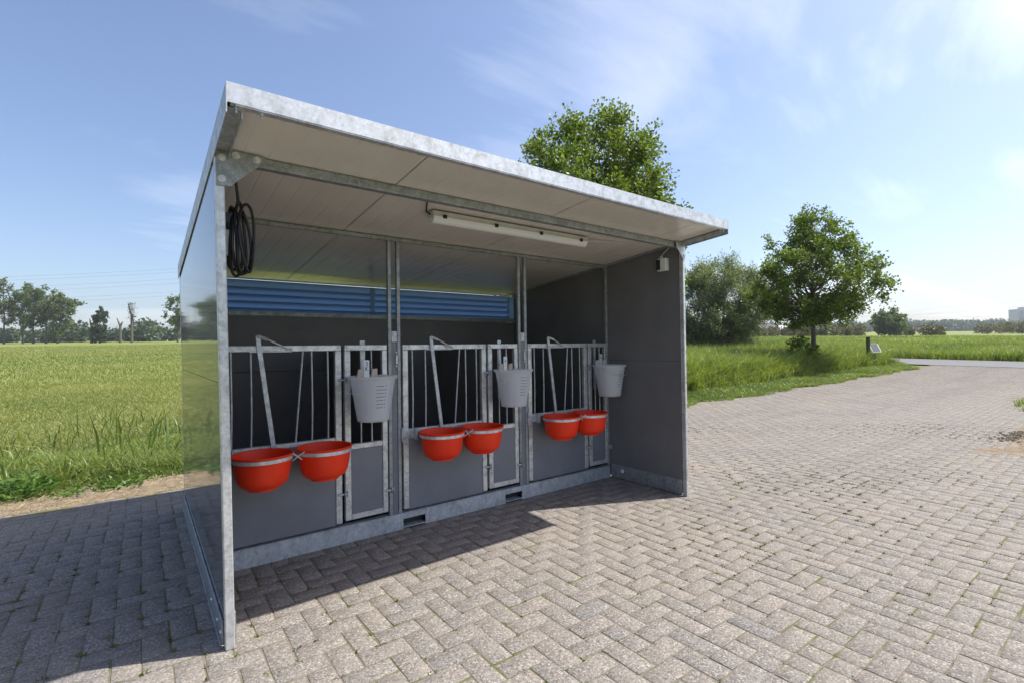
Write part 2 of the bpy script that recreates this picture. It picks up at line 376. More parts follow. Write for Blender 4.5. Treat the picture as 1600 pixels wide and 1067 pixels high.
# dirt strip along the grass edge, sandy soil at the right, road
a = NT('dry_dirt'); p = a.pos(); d1 = a.noise(p, 7, 6, .7); d2 = a.noise(p, 60, 4, .7)
c = a.ramp(d1, [(.3, (.17, .13, .09)), (.5, (.27, .21, .145)), (.72, (.36, .29, .20))]); c = a.mix(a.maprange(d2, .45, .7, 0, .7), c, (.14, .11, .075))
M['dry_dirt'] = a.done(a.bsdf(c, .95, 0, a.bump(d2, .9, .02), .1))
simple('dark_soil', (.17, .138, .102), .95, var=.4, scale=20, spec=.1, bump=.8)
simple('road_asphalt', (.155, .155, .158), .85, var=.12, scale=30, spec=.2, bump=.3)
tag(sheet('dirt_strip', 'dry_dirt', -14, 5.2, 5.98, 6.62, .008, 500, 14, lambda X: .12*np.sin(X*1.7)+.08*np.sin(X*4.3+1), .006, lambda X, Y: (6.13-Y+.12*(lumps(X, Y, 6, 4)-.5))/.14), kind='structure')
tag(sheet('soil_patch', 'dry_dirt', 8.0, 30, -4, 1.5, .014, 400, 110, lambda X: .10*np.sin(X*1.9)+.07*np.sin(X*5.1+2)+.05*np.sin(X*11), .005, lambda X, Y: np.maximum((Y-1.05+.4*(lumps(X, Y, 3, 8)-.5))/.5, (9.3-X)/1.4+.3*(lumps(X, Y, 3, 9)-.5))), kind='structure')
tag(sheet('road', 'road_asphalt', 31.0, 37, -60, 60, .012, 16, 200), kind='structure')

# ------------------------------------------------------------------ the calf shelter
XL, XR, YF, YP, YR = .293, 4.06, 2.655, 3.60, 5.29
def ceil(y): return 2.36-.0895*(y-2.68)
sh = thing('calf_shelter', (2.17, 3.9, 0), 'open fronted grey calf shelter with galvanised frame and three pens on brick yard', 'shelter')
def slab(b, x0, x1, y0, y1, zb, zt):    # box following the roof slope: zb/zt offsets from the ceiling line
    V = [(x, y, ceil(y)+z) for z in (zb, zt) for x, y in ((x0, y0), (x1, y0), (x1, y1), (x0, y1))]
    return b.add(V, [(3, 2, 1, 0), (4, 5, 6, 7), (0, 1, 5, 4), (1, 2, 6, 5), (2, 3, 7, 6), (3, 0, 4, 7)])
def wallpanel(name, parent, x0, x1, y0, y1, z0, z1, mat):      # top follows the roof if z1 is None
    V = [(x0, y0, z0), (x1, y0, z0), (x1, y1, z0), (x0, y1, z0)]
    V += [(x, y, (ceil(y)-.004) if z1 is None else z1) for x, y in ((x0, y0), (x1, y0), (x1, y1), (x0, y1))]
    return B().add(V, [(3, 2, 1, 0), (4, 5, 6, 7), (0, 1, 5, 4), (1, 2, 6, 5), (2, 3, 7, 6), (3, 0, 4, 7)]).go(name, mat, parent)
for nm, xo, xi in (('left_wall', XL, XL+.04), ('right_wall', XR, XR-.03)):
    before = set(C.objects)
    s = 1 if xi > xo else -1
    lo, hi = min(xo, xi), max(xo, xi)
    wl = B().box(lo+.004, hi-.004, YF+.05, YR-.01, .10, 2.0).go(nm, 'joint_dark', sh)      # core
    for sx, mt in ((xo, 'wall_coating'), (xi, 'wall_coating_inside')):
        a0, a1 = (sx, sx+s*.004) if sx == xo else (sx-s*.004, sx)
        a0, a1 = min(a0, a1), max(a0, a1)
        wallpanel('wall_panel', wl, a0, a1, YF+.045, YR, .10, 1.252, mt); wallpanel('wall_panel', wl, a0, a1, YF+.045, YR, 1.255, None, mt)
    B().box(min(xo, xi)-.0, max(xo, xi)+.0, YF, YF+.043, .0, 2.36, .004).go('corner_post', 'galvanised_bright', sh)
    B().box(min(xo, xi)-.001, max(xo, xi)+.001, YR+.001, YR+.03, .0, 2.12, .004).go('rear_post', 'galvanised', sh)
    kick = B().box(xo-s*.010, xo-s*.001, YF+.05, YR-.01, .012, .125, .002).box(xo-s*.018, xo-s*.010, YF+.05, YR-.01, .006, .012, .001) if s == 1 else B().box(xo+.001, xo+.01, YF+.05, YR-.01, .012, .125, .002)
    kick.go('kick_plate', 'galvanised_dull', wl)
    xk = xi+s*.001
    for y0, y1 in ((YF+.048, YF+.085), (YF+.088, 3.135), (3.139, YP-.04)):
        B().box(min(xk, xk+s*.010), max(xk, xk+s*.010), y0, y1, .012, .150, .002).go('inner_kick_plate', 'galvanised_dull', wl)
    if nm == 'left_wall':          # stands a little out of plumb
        for o_ in set(C.objects)-before:
            for v_ in o_.data.vertices: v_.co.x += .019-.0148*v_.co.z
xk = XR-.03-.012
B().lathe((xk, 3.41, .094), [(.0005, -.004), (.02, -.004), (.022, 0), (.022, .004)], 20, 'x').go('drain_cap', 'white_plastic', sh)
for y in (YF+.06, 2.85, 3.1): B().lathe((XL+.007, y, .07), [(.001, -.006), (.008, -.006), (.009, .002)], 6, 'x').go('bolt', 'galvanised_bright', sh)
# rear wall with louvred slot
rw = box('rear_wall', 'wall_coating_inside', sh, XL+.042, XR-.032, YR-.04, YR-.002, .10, 1.20)
box('wall_panel', 'wall_coating_inside', rw, XL+.042, XR-.032, YR-.04, YR-.002, 1.204, 1.735)
box('sill_rail', 'galvanised_dull', rw, XL+.042, XR-.032, YR-.06, YR, 1.738, 1.782)
box('joint_cover', 'wall_coating_inside', rw, XL+.042, XR-.032, YR-.0018, YR+.004, 1.16, 1.24)
lv = box('louvre', 'joint_dark', sh, XL+.043, XL+.06, YR-.05, YR+.02, 1.784, 2.08)
box('louvre_end', 'blue_slat', lv, XR-.115, XR-.04, YR-.05, YR+.02, 1.784, 2.075)
box('louvre_mullion', 'blue_slat', lv, 2.02, 2.07, YR-.062, YR-.052, 1.784, 2.082)
for k in range(5):
    zt = 2.083-k*.0665; V = []; n = 7
    for i in range(n):
        t = i/(n-1); V.append((YR-.045+.072*t, zt-.078*t+.014*math.sin(math.pi*t)))
    P = [(y, z) for y, z in V]+[(y+.002, z-.004) for y, z in V[::-1]]
    vv = [(XL+.061, y, z) for y, z in P]+[(XR-.116, y, z) for y, z in P]; q = len(P)
    B().add(vv, [tuple(range(q)), tuple(range(2*q-1, q-1, -1))]+[(i, i+q, (i+1) % q+q, (i+1) % q) for i in range(q)]).go('slat', 'blue_slat', lv, True)
# roof: four ribbed sandwich panels, fascia, side trims
RX0, RX1, RY0, RY1 = .277, 4.05, 2.225, 5.40
rf = slab(B(), RX0+.006, RX1-.006, RY0+.006, RY1-.006, .012, .062).go('roof', 'wall_coating', sh)
edges = [RX0+.012, 1.19, 2.41, 3.63, RX1-.012]
for i in range(4):
    xa, xb = edges[i]+.003, edges[i+1]-.003; prof = []; x = xa
    while x < xb-.03:
        prof += [(x, 0), (min(x+.098, xb), 0)]
        if x+.11 < xb: prof += [(x+.102, .0014), (x+.106, .0014)]
        x += .11
    prof = [q for q in prof if q[0] <= xb]; prof[-1] = (xb, 0)
    ny = 8; V = [(px_, RY0+.008+(RY1-RY0-.016)*j/(ny-1), ceil(RY0+.008+(RY1-RY0-.016)*j/(ny-1))+pz) for j in range(ny) for px_, pz in prof]; q = len(prof)
    Fc = [(j*q+k, (j+1)*q+k, (j+1)*q+k+1, j*q+k+1) for j in range(ny-1) for k in range(q-1)]
    # close the panel with a top face sheet
    o = len(V); V += [(xa, RY0+.008, ceil(RY0+.008)+.011), (xb, RY0+.008, ceil(RY0+.008)+.011), (xb, RY1-.008, ceil(RY1-.008)+.011), (xa, RY1-.008, ceil(RY1-.008)+.011)]; Fc.append((o, o+1, o+2, o+3))
    B().add(V, Fc).go('ceiling_panel', 'ceiling_coating', rf)
def zl(y): return ceil(y)
b = B(); slab(b, RX0, RX1, RY0-.003, RY0, -.004, .078); slab(b, RX0, RX1, RY0, RY0+.05, .066, .074); slab(b, RX0+.03, RX1-.03, RY0, RY0+.030, -.010, -.005)
b.go('fascia', 'galvanised_bright', rf)
for x0, x1, xl0, xl1 in ((RX0-.004, RX0, RX0, RX0+.06), (RX1, RX1+.004, RX1-.06, RX1)):
    b = B(); slab(b, x0, x1, RY0-.004, RY1, -.046, .076); slab(b, xl0, xl1, RY0+.03, RY1, -.012, -.007); slab(b, (xl1-.004 if x0 < 1 else xl0), (xl1 if x0 < 1 else xl0+.004), RY0+.03, YF-.002, -.045, -.012)
    b.go('side_trim', 'galvanised', rf)
b = B(); slab(b, RX0, RX1, RY1, RY1+.004, -.008, .076); b.go('rear_trim', 'galvanised', rf)
for x, y in ((RX0+.035, RY0+.02), (RX0+.13, RY0+.02), (RX1-.035, RY0+.02)):
    B().tube([(x, y, ceil(y)-.006), (x, y, ceil(y)-.018)], .009, 6).tube([(x, y, ceil(y)-.018), (x, y, ceil(y)-.032)], .0045, 6).go('bolt', 'galvanised', rf)
# front beam and gusset plates
box('front_beam', 'galvanised_dull', sh, XL+.042, XR-.032, YF+.012, YF+.062, 2.308, 2.357)
gp = B().prism([(.283, 2.362), (.49, 2.352), (.49, 2.328), (.372, 2.215), (.345, 2.185), (.283, 2.180)], YF-.008, YF-.002).go('gusset_plate', 'galvanised_dull', sh)
for x, z in ((.307, 2.315), (.307, 2.215), (.365, 2.335), (.455, 2.335)):
    B().lathe((x, YF-.008, z), [(.001, .012), (.009, .012), (.010, .004), (.017, .004), (.018, 0)], 14, 'y').go('bolt', 'galvanised_bright', gp)
gp = B().prism([(3.915, 2.357), (4.057, 2.357), (4.057, 2.20), (4.03, 2.20), (3.925, 2.305)], YF-.008, YF-.002).go('gusset_plate', 'galvanised', sh)
for x, z in ((4.035, 2.33), (4.035, 2.24), (3.94, 2.335)): B().lathe((x, YF-.008, z), [(.001, .01), (.008, .01), (.009, .003), (.015, .003), (.016, 0)], 12, 'y').go('bolt', 'galvanised_bright', gp)
# rail over the pens, base beam with fork pockets
box('top_rail', 'galvanised_dull', sh, XL+.042, XR-.032, YP-.015, YP+.015, 2.243, 2.272)
b = B(); xs = [XL+.042, 1.63, 1.82, 2.62, 2.81, XR-.032]
for i in range(0, 6, 2): b.box(xs[i], xs[i+1], YP-.022, YP-.016, .0, .120, .001)
for i in (1, 3): b.box(xs[i], xs[i+1], YP-.0218, YP-.016, .078, .1199, .001).box(xs[i], xs[i+1], YP-.016, YP+.2, .0795, .085, .001).box(xs[i], xs[i+1], YP-.03, YP+.2, .012, .018, .001)
b.box(XL+.042, XR-.032, YP-.026, YP+.04, .121, .127, .002)
b.go('base_beam', 'galvanised', sh)
box('pen_floor', 'floor_dark', sh, XL+.045, XR-.035, YP+.045, YR-.045, .02, .10)
for x in (1.572, 2.849): box('partition', 'wall_coating_inside', sh, x-.012, x+.012, YP+.05, YR-.045, .10, 1.43)

def latch(parent, x, z, y=YP-.02):
    b = B(); b.tube([(x-.035, y-.012, z), (x-.005, y-.012, z)], [.006, .011], 8).tube([(x-.005, y-.012, z), (x+.03, y-.012, z)], .0055, 8)
    b.box(x+.008, x+.016, y-.026, y+.004, z-.022, z+.022, .002).box(x+.022, x+.030, y-.026, y+.004, z-.022, z+.022, .002).box(x+.008, x+.03, y-.004, y+.004, z-.022, z+.022, .002)
    return b.go('latch', 'galvanised', parent, True)
def gate(x0, dw, last):
    y0, y1 = YP-.02, YP+.018; x1 = x0+.79
    g = B().box(x0, x0+.045, y0, y1, .150, 1.395).box(x1-.045, x1, y0, y1, .150, 1.395).box(x0, x1, y0, y1, 1.396, 1.436).box(x0+.046, x1-.046, y0+.004, y1, .742, .772).go('feeding_gate', 'galvanised_bright', sh)
    box('gate_panel', 'gate_panel', g, x0+.0455, x1-.0455, y0+.006, y0+.024, .140, .741)
    for dx_ in (.09, .205, .588, .698): B().tube([(x0+dx_, YP, .774), (x0+dx_+.004, YP, 1.0), (x0+dx_, YP, 1.395)], .0058, 8).go('bar', 'galvanised', g, True)
    B().tube([(x0+.479, YP, .774), (x0+.53, YP, 1.395)], .0062, 8).go('bar', 'galvanised', g, True)
    # yoke lever: a channel that leans, its handle folded over the top rail
    P = [(x0+.322, .735), (x0+.350, .735), (x0+.262, 1.44), (x0+.256, 1.50), (x0+.230, 1.50), (x0+.234, 1.44)]
    lev = B().prism(P, y0-.016, y0-.004).go('yoke_lever', 'galvanised', g)
    B().tube([(x0+.243, y0-.012, 1.497), (x0+.30, y0-.03, 1.475)], .012, 8).tube([(x0+.30, y0-.03, 1.475), (x0+.43, y0-.02, 1.412)], .006, 8).box(x0+.19, x0+.45, y0-.014, y0-.001, 1.392, 1.400, .001).tube([(x0+.445, y0-.01, 1.396), (x0+.45, y0-.01, 1.412), (x0+.425, y0-.01, 1.414)], .004, 6).go('lever_handle', 'galvanised', lev, True)
    for x, z in ((x0+.022, 1.416), (x1-.022, 1.416), (x1-.022, .29), (x0+.022, .36), (x0+.022, .66)): B().lathe((x, y0, z), [(.001, .005), (.007, .005), (.008, 0)], 8, 'y').go('bolt', 'galvanised', g)
    latch(g, x1+.005, 1.185); latch(g, x1+.005, .36)
    # hinge plate to the post on the left
    B().box(x0-.02, x0+.10, y0-.007, y0-.001, .70, .76, .001).tube([(x0-.012, y0-.012, .68), (x0-.012, y0-.012, .79)], .010, 8).box(x0+.085, x0+.10, y0-.05, y0-.007, .69, .77, .001).go('hinge', 'galvanised', g)
    # ring holder for the two bowls
    b = B(); zc = .735
    for cxr in (x0+.235, x0+.61):
        pr = [(.1705, zc-.010), (.1745, zc-.010), (.1745, zc+.012), (.1705, zc+.012), (.1705, zc-.010)]; b.lathe((cxr, YP-.215, 0), pr, 40)
        b.tube([(cxr, YP-.042, zc), (cxr, y0-.001, zc)], .008, 8)
    xm = x0+.4225
    b.tube([(xm-.035, YP-.315, zc+.025), (xm+.03, YP-.275, zc-.03)], .005, 6).tube([(xm+.035, YP-.315, zc+.025), (xm-.03, YP-.275, zc-.03)], .005, 6)
    b.go('bowl_ring', 'galvanised_bright', g, True)
    # bucket door
    xd = x0+.812; xe = xd+dw
    d = B().box(xd, xd+.045, y0, y1, .160, 1.395).box(xe-.040, xe, y0, y1, .160, 1.395).box(xd, xe, y0, y1, 1.396, 1.436).box(xd+.046, xe-.041, y0, y1, .672, .710).box(xd+.046, xe-.041, y0, y1, .160, .200).go('pen_door', 'galvanised_bright', sh)
    box('gate_panel', 'gate_panel', d, xd+.0455, xe-.0405, y0+.006, y0+.022, .2005, .6715)
    for t in (.34, .68): B().tube([(xd+.045+(dw-.085)*t, YP, .712), (xd+.045+(dw-.085)*t, YP, 1.395)], .0058, 8).go('bar', 'galvanised', d, True)
    B().box(xd+dw*.40, xd+dw*.40+.04, YP+.022, YP+.028, .95, 1.47, .001).go('hook_strip', 'galvanised', d)
    for x, z in ((xd+.022, 1.416), (xd+.022, .30), (xe-.02, .29)): B().lathe((x, y0, z), [(.001, .005), (.007, .005), (.008, 0)], 8, 'y').go('bolt', 'galvanised', d)
    latch(d, xe+(.0 if last else .012), .325)
    return xd, xe
mods = [(.37, .327, False), (1.638, .333, False), (2.905, .285, True)]
doors = [gate(*m) for m in mods]
for xa in (1.520, 2.794):
    box('pen_post', 'galvanised_dull', sh, xa, xa+.028, YP-.02, YP+.01, .128, 2.242); box('pen_post', 'galvanised_dull', sh, xa+.074, xa+.102, YP-.02, YP+.01, .128, 2.242)
    pf = box('post_filler', 'gate_panel', sh, xa+.029, xa+.073, YP-.014, YP+.004, .128, 1.455)
    B().box(xa+.029, xa+.073, YP-.018, YP+.004, 1.457, 1.54, .002).go('filler_cap', 'galvanised', pf)
    B().box(xa+.060, xa+.073, YP-.026, YP-.0145, 1.29, 1.36, .001).box(xa+.058, xa+.07, YP-.024, YP-.0145, 1.372, 1.385, .001).box(xa+.058, xa+.07, YP-.024, YP-.0145, 1.265, 1.278, .001).go('latch_plate', 'galvanised_bright', pf)
    B().lathe((xa+.051, YP-.018, 1.515), [(.001, .006), (.008, .006), (.009, .002), (.013, .002), (.014, 0)], 12, 'y').go('bolt', 'galvanised_bright', pf)
box('pen_post', 'galvanised_dull', sh, 3.998, 4.026, YP-.02, YP+.01, .128, 2.242)

# ------------------------------------------------------------------ feeding bowls
bn = [('red feeding bowl nearest the left wall, on the gate of the left pen', .235), ('red feeding bowl on the left pen gate, next to its bucket door', .61)]
for gi, (x0, _, _) in enumerate(mods):
    nm = ('left', 'middle', 'right')[gi]
    for bi, dx_ in enumerate((.235, .61)):
        c_ = (x0+dx_, YP-.215, .545)
        lb = f'red plastic feeding bowl, {"left" if bi == 0 else "right"} one of the two on the {nm} pen gate'
        t = thing('feeding_bowl', c_, lb, 'bowl', 'red feeding bowls on the pen gates')
        body = B().lathe(c_, [(r_*.94, z_) for r_, z_ in ((.0005, .012), (.085, .012), (.088, 0), (.094, 0), (.096, .014), (.118, .018), (.140, .032), (.156, .060), (.166, .11), (.176, .175), (.179, .203), (.190, .206), (.192, .213), (.187, .218), (.178, .214), (.172, .19), (.162, .11), (.150, .062), (.134, .038), (.112, .026), (.0005, .022))], 48).go('bowl_shell', 'red_plastic', t, True)
# ------------------------------------------------------------------ teat buckets on the doors
for di, (xd, xe) in enumerate(doors):
    nm = ('left', 'middle', 'right')[di]; cxp = (xd+xe)/2-.018; c_ = (cxp, YP-.192, .895)
    t = thing('calf_bucket', c_, f'translucent white graduated bucket hanging on the {nm} pen door', 'bucket', 'translucent buckets on the pen doors')
    pr = [(.0005, .006), (.100, .006), (.106, 0), (.110, .004), (.112, .02), (.155, .285), (.158, .300), (.172, .302), (.174, .318), (.168, .320), (.158, .312), (.152, .288), (.109, .022), (.100, .012), (.0005, .011)]
    B().lathe(c_, pr, 48).go('bucket_shell', 'pail_plastic', t, True)
    for k in range(7):          # graduation: ticks with small figures
        z = .10+.025*k; r = .1105+(.155-.112)*(z-.02)/.265+.0015; q0 = rad(-102); V = []; Fc = []
        nseg = 6
        for j in range(nseg+1):
            q = q0+rad(22+(k % 2)*3)*j/nseg; V += [(c_[0]+r*math.cos(q), c_[1]+r*math.sin(q), c_[2]+z), (c_[0]+(r+.001)*math.cos(q), c_[1]+(r+.001)*math.sin(q), c_[2]+z+.0045)]
        Fc = [(2*j, 2*j+2, 2*j+3, 2*j+1) for j in range(nseg)]
        q = q0+rad(26); o = len(V)
        for dz_ in (.0, .008): 
            for dq in (0, .05): V.append((c_[0]+(r+.0012)*math.cos(q+dq), c_[1]+(r+.0012)*math.sin(q+dq), c_[2]+z+dz_))
        Fc.append((o, o+1, o+3, o+2)); link('graduation_mark', meshdata('graduation_mark', V, Fc, 'grey_ink'), t)
    if di < 2:      # bail folded to the left, down past the latch
        B().tube([(c_[0]-.170, c_[1], c_[2]+.305)]+[(c_[0]-.172-.035*math.sin(math.pi*j/8)+.05*(j/8)**2, c_[1]-.01-.1*j/8, c_[2]+.305-.10*math.sin(math.pi*.6*j/8)) for j in range(1, 9)], .003, 6).go('bail', 'galvanised', t, True)
    else:
        B().tube([(c_[0]-.171*math.cos(math.pi*j/14), c_[1]-.171*math.sin(math.pi*j/14)-.004, c_[2]+.300-.085*math.sin(math.pi*j/14)) for j in range(15)], .003, 6).go('bail', 'galvanised', t, True)
    for k, xw in enumerate((cxp-.075, cxp+.03)):     # hooks that carry the bucket
        B().prism([(xw, 1.185), (xw+.052, 1.185), (xw+.052, 1.262), (xw+.014, 1.258)], c_[1]+.118, c_[1]+.135).go('hook', 'beige_plastic' if di < 2 else 'grey_plastic', t)
    st = B().box(cxp-.022, cxp+.018, c_[1]+.112, c_[1]+.117, 1.17, 1.325, .001).go('tag_strip', 'white_plastic' if di < 2 else 'grey_plastic', t)
    if di == 0:
        for ch, z in (('3', 1.283), ('K', 1.248)):
            cu = bpy.data.curves.new('figure', 'FONT'); cu.body = ch; cu.size = .042; cu.extrude = .0006; cu.align_x = 'CENTER'; tmp = bpy.data.objects.new('figure', cu); C.objects.link(tmp)
            me = bpy.data.meshes.new_from_object(tmp.evaluated_get(bpy.context.evaluated_depsgraph_get())); bpy.data.objects.remove(tmp)
            me.transform(Matrix.Translation((cxp-.002, c_[1]+.1112, z)) @ Matrix.Rotation(math.pi/2, 4, 'X')); me.materials.clear(); me.materials.append(M['mark_ink']); link('figure', me, st)
    else: B().lathe((cxp-.002, c_[1]+.112, 1.285), [(.001, .004), (.006, .004), (.007, 0)], 8, 'y').go('bolt', 'mark_ink', st)
# ------------------------------------------------------------------ lamp, cable, boxes
t = thing('fluorescent_lamp', (2.29, 2.95, 2.34), 'unlit fluorescent tube lamp with clear cover fixed under the shelter roof', 'lamp')
def bar_x(b, x0, x1, prof): 
    n = len(prof); V = [(x0, y, z) for y, z in prof]+[(x1, y, z) for y, z in prof]
    return b.add(V, [tuple(range(n)), tuple(range(2*n-1, n-1, -1))]+[(i, i+n, (i+1) % n+n, (i+1) % n) for i in range(n)])
zc = 2.326
bar_x(B(), 1.56, 3.03, [(2.905, zc), (2.905, zc-.018), (2.900, zc-.034), (3.0, zc-.034), (2.995, zc-.018), (2.995, zc)]).go('housing', 'grey_plastic', t)
bar_x(B(), 1.565, 3.025, [(2.902, zc-.035)]+[(2.95-.046*math.cos(math.pi*k/10), zc-.037-.042*math.sin(math.pi*k/10)) for k in range(11)]+[(2.998, zc-.035)]).go('cover', 'diffuser', t, True)
B().tube([(1.60, 2.95, zc-.052), (2.99, 2.95, zc-.052)], .014, 12).go('tube', 'tube_glass', t, True)
for x in (1.575, 2.985): B().tube([(x, 2.95, zc-.052), (x+.03, 2.95, zc-.052)], .017, 12).go('blue_end', 'blue_tape', t, True)
for x in (1.63, 2.06, 2.49, 2.93): B().box(x, x+.03, 2.893, 2.9, zc-.046, zc-.022, .001).box(x+.005, x+.012, 2.888, 2.893, zc-.05, zc-.03, .001).go('clip', 'black_rubber', t)
B().tube([(1.56, 2.95, zc-.02), (1.52, 2.93, zc-.01), (1.46, 2.80, 2.335), (1.42, 2.715, 2.33)], .005, 6).go('lead', 'black_rubber', t, True)
B().tube([(3.03, 2.95, zc-.02), (3.25, 2.93, zc-.004), (3.5, 2.90, 2.335)], .005, 6).go('lead', 'grey_plastic', t, True)
xw = XL+.041
t = thing('junction_box', (xw, 2.86, 1.93), 'small grey junction box on the inside of the left shelter wall behind the cable', 'box')
box('box_body', 'grey_plastic', t, xw, xw+.045, 2.80, 2.90, 1.88, 2.01); box('socket', 'black_rubber', t, xw+.005, xw+.052, 2.815, 2.885, 2.015, 2.10)
b = B(); cxx, cyy, czz = xw+.06, 2.86, 1.98
for k in range(5):
    ph = random.uniform(0, 6); A = .055+.006*k; Hh = .165+.012*(k % 3)
    b.tube([(cxx+.016*k-.02+A*.55*math.sin(q)+.006*math.sin(2*q+ph), cyy-.012*k+A*.9*math.sin(q+.25), czz-.02*(k % 2)+Hh*math.cos(q)) for q in [2*math.pi*j/28 for j in range(29)]], .0075, 8, False)
b.tube([(xw+.01, 2.72, 2.30), (xw+.045, 2.75, 2.24), (xw+.06, 2.79, 2.16), (xw+.05, 2.84, 2.08)], .0075, 8)
tag(b.go('cable_coil', 'black_rubber', None, True), 'coiled black power cable hanging inside the left front post', 'cable')
xw = XR-.031
t = thing('sensor_box', (xw, 2.86, 2.15), 'small white box with a dark face high on the right inner wall', 'sensor')
B().box(xw-.055, xw, 2.805, 2.905, 2.115, 2.235, .006).go('box_body', 'white_plastic', t); B().box(xw-.058, xw-.008, 2.9055, 2.912, 2.125, 2.225, .003).box(xw-.0585, xw-.0555, 2.865, 2.9, 2.125, 2.225, .001).go('dark_face', 'black_rubber', t)
B().tube([(xw-.025, 2.87, 2.235), (xw-.025, 2.87, 2.262)], .016, 10).tube([(xw-.025, 2.87, 2.262), (xw-.02, 2.83, 2.30), (xw-.03, 2.78, 2.325)], .005, 6).go('lead', 'grey_plastic', t, True)

# ------------------------------------------------------------------ vegetation
def leaves(P, D, size, aspect, tint):      # P centres, D leaf axis, diamond leaves folded on the midrib
    n = len(P); D = D/np.linalg.norm(D, axis=1, keepdims=True); Q = RNG.normal(size=(n, 3)); S_ = np.cross(D, Q); S_ /= np.linalg.norm(S_, axis=1, keepdims=True)
    Nn = np.cross(D, S_); s = (size*RNG.uniform(.7, 1.3, n))[:, None]
    V = np.stack([P, P+D*s*.5+S_*s*aspect*.5+Nn*s*.08, P+D*s, P+D*s*.5-S_*s*aspect*.5+Nn*s*.08], 1).reshape(-1, 3)
    i = 4*np.arange(n)[:, None]; Fc = np.concatenate([i+np.array([[0, 1, 2]]), i+np.array([[0, 2, 3]])]); return V, Fc, np.repeat(tint, 4)
def tree(name, base, H, crown, label, cat, group, n_cl, n_tw, n_lf, size, aspect, mat, barkm, r0, twig=.5, lift=.25, seed=1, lean=(0, 0), trunk_top=.85, droop=0, multi=0, lowest=.16):
    # crown: list of (z fraction, radius) -> envelope; clumps on limbs, twigs in clumps, leaves on twigs
    rg = np.random.default_rng(seed); base = np.array(base, float)
    t = thing(name, tuple(base), label, cat, group)
    zf = np.array([c[0] for c in crown])*H; rr = np.array([c[1] for c in crown])
    def axis(z): return base+np.array([lean[0]*z, lean[1]*z, z])
    tb = B(); zt = H*trunk_top
    if multi:
        for k in range(multi):
            q = 2*math.pi*k/multi+rg.uniform(-.3, .3); e = rg.uniform(.35, .9)*rr.max()
            tb.tube([base+np.array([math.cos(q)*.25, math.sin(q)*.25, -.1]), base+np.array([math.cos(q)*e*.35, math.sin(q)*e*.35, H*.3]), base+np.array([math.cos(q)*e*.8, math.sin(q)*e*.8, H*.72])], [r0*.5, r0*.3, r0*.08], 7)
    else:
        pts = [axis(zt*k/7)+np.append(rg.normal(0, .02*H/7, 2)*(k > 0), 0) for k in range(8)]; pts[0][2] -= .1
        tb.tube([Vector(p) for p in pts], [r0*(1.25 if k == 0 else 1)*(1-.85*k/7) for k in range(8)], 10)
    C_ = []; tries = 0
    while len(C_) < n_cl and tries < 20000:
        tries += 1; z = rg.uniform(zf[0], zf[-1]); R_ = np.interp(z, zf, rr); q = rg.uniform(0, 2*math.pi)
        if rg.uniform() > (R_/rr.max())**1.3+.08: continue
        R_ *= 1+.17*math.sin(3*q+seed+z*1.7*6/H)+.12*math.sin(5*q+2*seed-z*3*6/H)
        r_ = R_*math.sqrt(rg.uniform(.06, 1))*rg.uniform(.82, 1.08); C_.append(axis(z)+np.array([r_*math.cos(q), r_*math.sin(q), 0]))
    P = []; D = []; T = []
    for c in C_:
        off = c-axis(c[2]-base[2]); hr = np.hypot(off[0], off[1]); z0 = max(c[2]-base[2]-hr*rg.uniform(.5, .95), H*lowest*rg.uniform(.9, 1.15)); z0 = min(z0, zt*.97)
        s0 = axis(z0); mid = s0*.45+c*.55+np.array([0, 0, -.06*hr]); rb = r0*.34*(1-.6*z0/H)
        if not multi: tb.tube([Vector(s0), Vector(mid), Vector(c)], [rb, rb*.6, rb*.22], 5, False)
        bt = rg.uniform(-.12, .12)
        for _ in range(n_tw):
            d = rg.normal(size=3); d /= np.linalg.norm(d); d = d+np.array([off[0], off[1], 0])/max(hr, .3)*.55+np.array([0, 0, lift]); d /= np.linalg.norm(d)
            Lt = twig*rg.uniform(.5, 1.25); k = n_lf; u = rg.uniform(.08, 1, k)[:, None]
            q = c+d*Lt*u+np.array([0, 0, -droop])*Lt*u*u+rg.normal(0, .055*twig/.5, (k, 3))
            ld = d+rg.normal(0, .75, (k, 3)); P.append(q); D.append(ld); T.append(np.clip(.5+bt+rg.normal(0, .2, k), 0, 1))
            if rg.uniform() < .35: tb.tube([Vector(c), Vector(c+d*Lt*.9)], [rb*.2, rb*.08], 3, False)
    P = np.concatenate(P); D = np.concatenate(D); T = np.concatenate(T)
    tb.go('trunk', barkm, t, True)
    V, Fc, tt = leaves(P, D, size, aspect, T); link('crown', meshdata('crown', V, Fc, mat, tt), t); return t
RW = 'alders along the verge'
pb = at(930, 600, 14); pb.z = g1(pb.x, pb.y)
alder_crown = [(.22, .75), (.30, 1.9), (.42, 2.5), (.58, 2.6), (.72, 2.3), (.85, 1.75), (.94, 1.1), (1, .4)]
tree('alder_tree', pb, 7.95, [(z, r*1.02) for z, r in alder_crown], 'large leafy green tree rising behind the shelter roof', 'tree', RW, 270, 15, 18, .092, .72, 'alder_leaf', 'bark', .13, .55, .2, 3)
pb = at(1272, 580, 21); pb.z = g1(pb.x, pb.y)
tree('alder_tree', pb, 6.65, [(.30, 1.0), (.37, 1.7), (.47, 2.2), (.6, 2.5), (.72, 2.2), (.84, 1.6), (.95, .8), (1, .25)], 'round green tree with bare lower trunk on the verge by the road', 'tree', RW, 180, 13, 15, .100, .72, 'alder_leaf', 'bark', .12, .52, .15, 5, lowest=.31)
pb = at(1125, 540, 31); pb.z = g1(pb.x, pb.y)
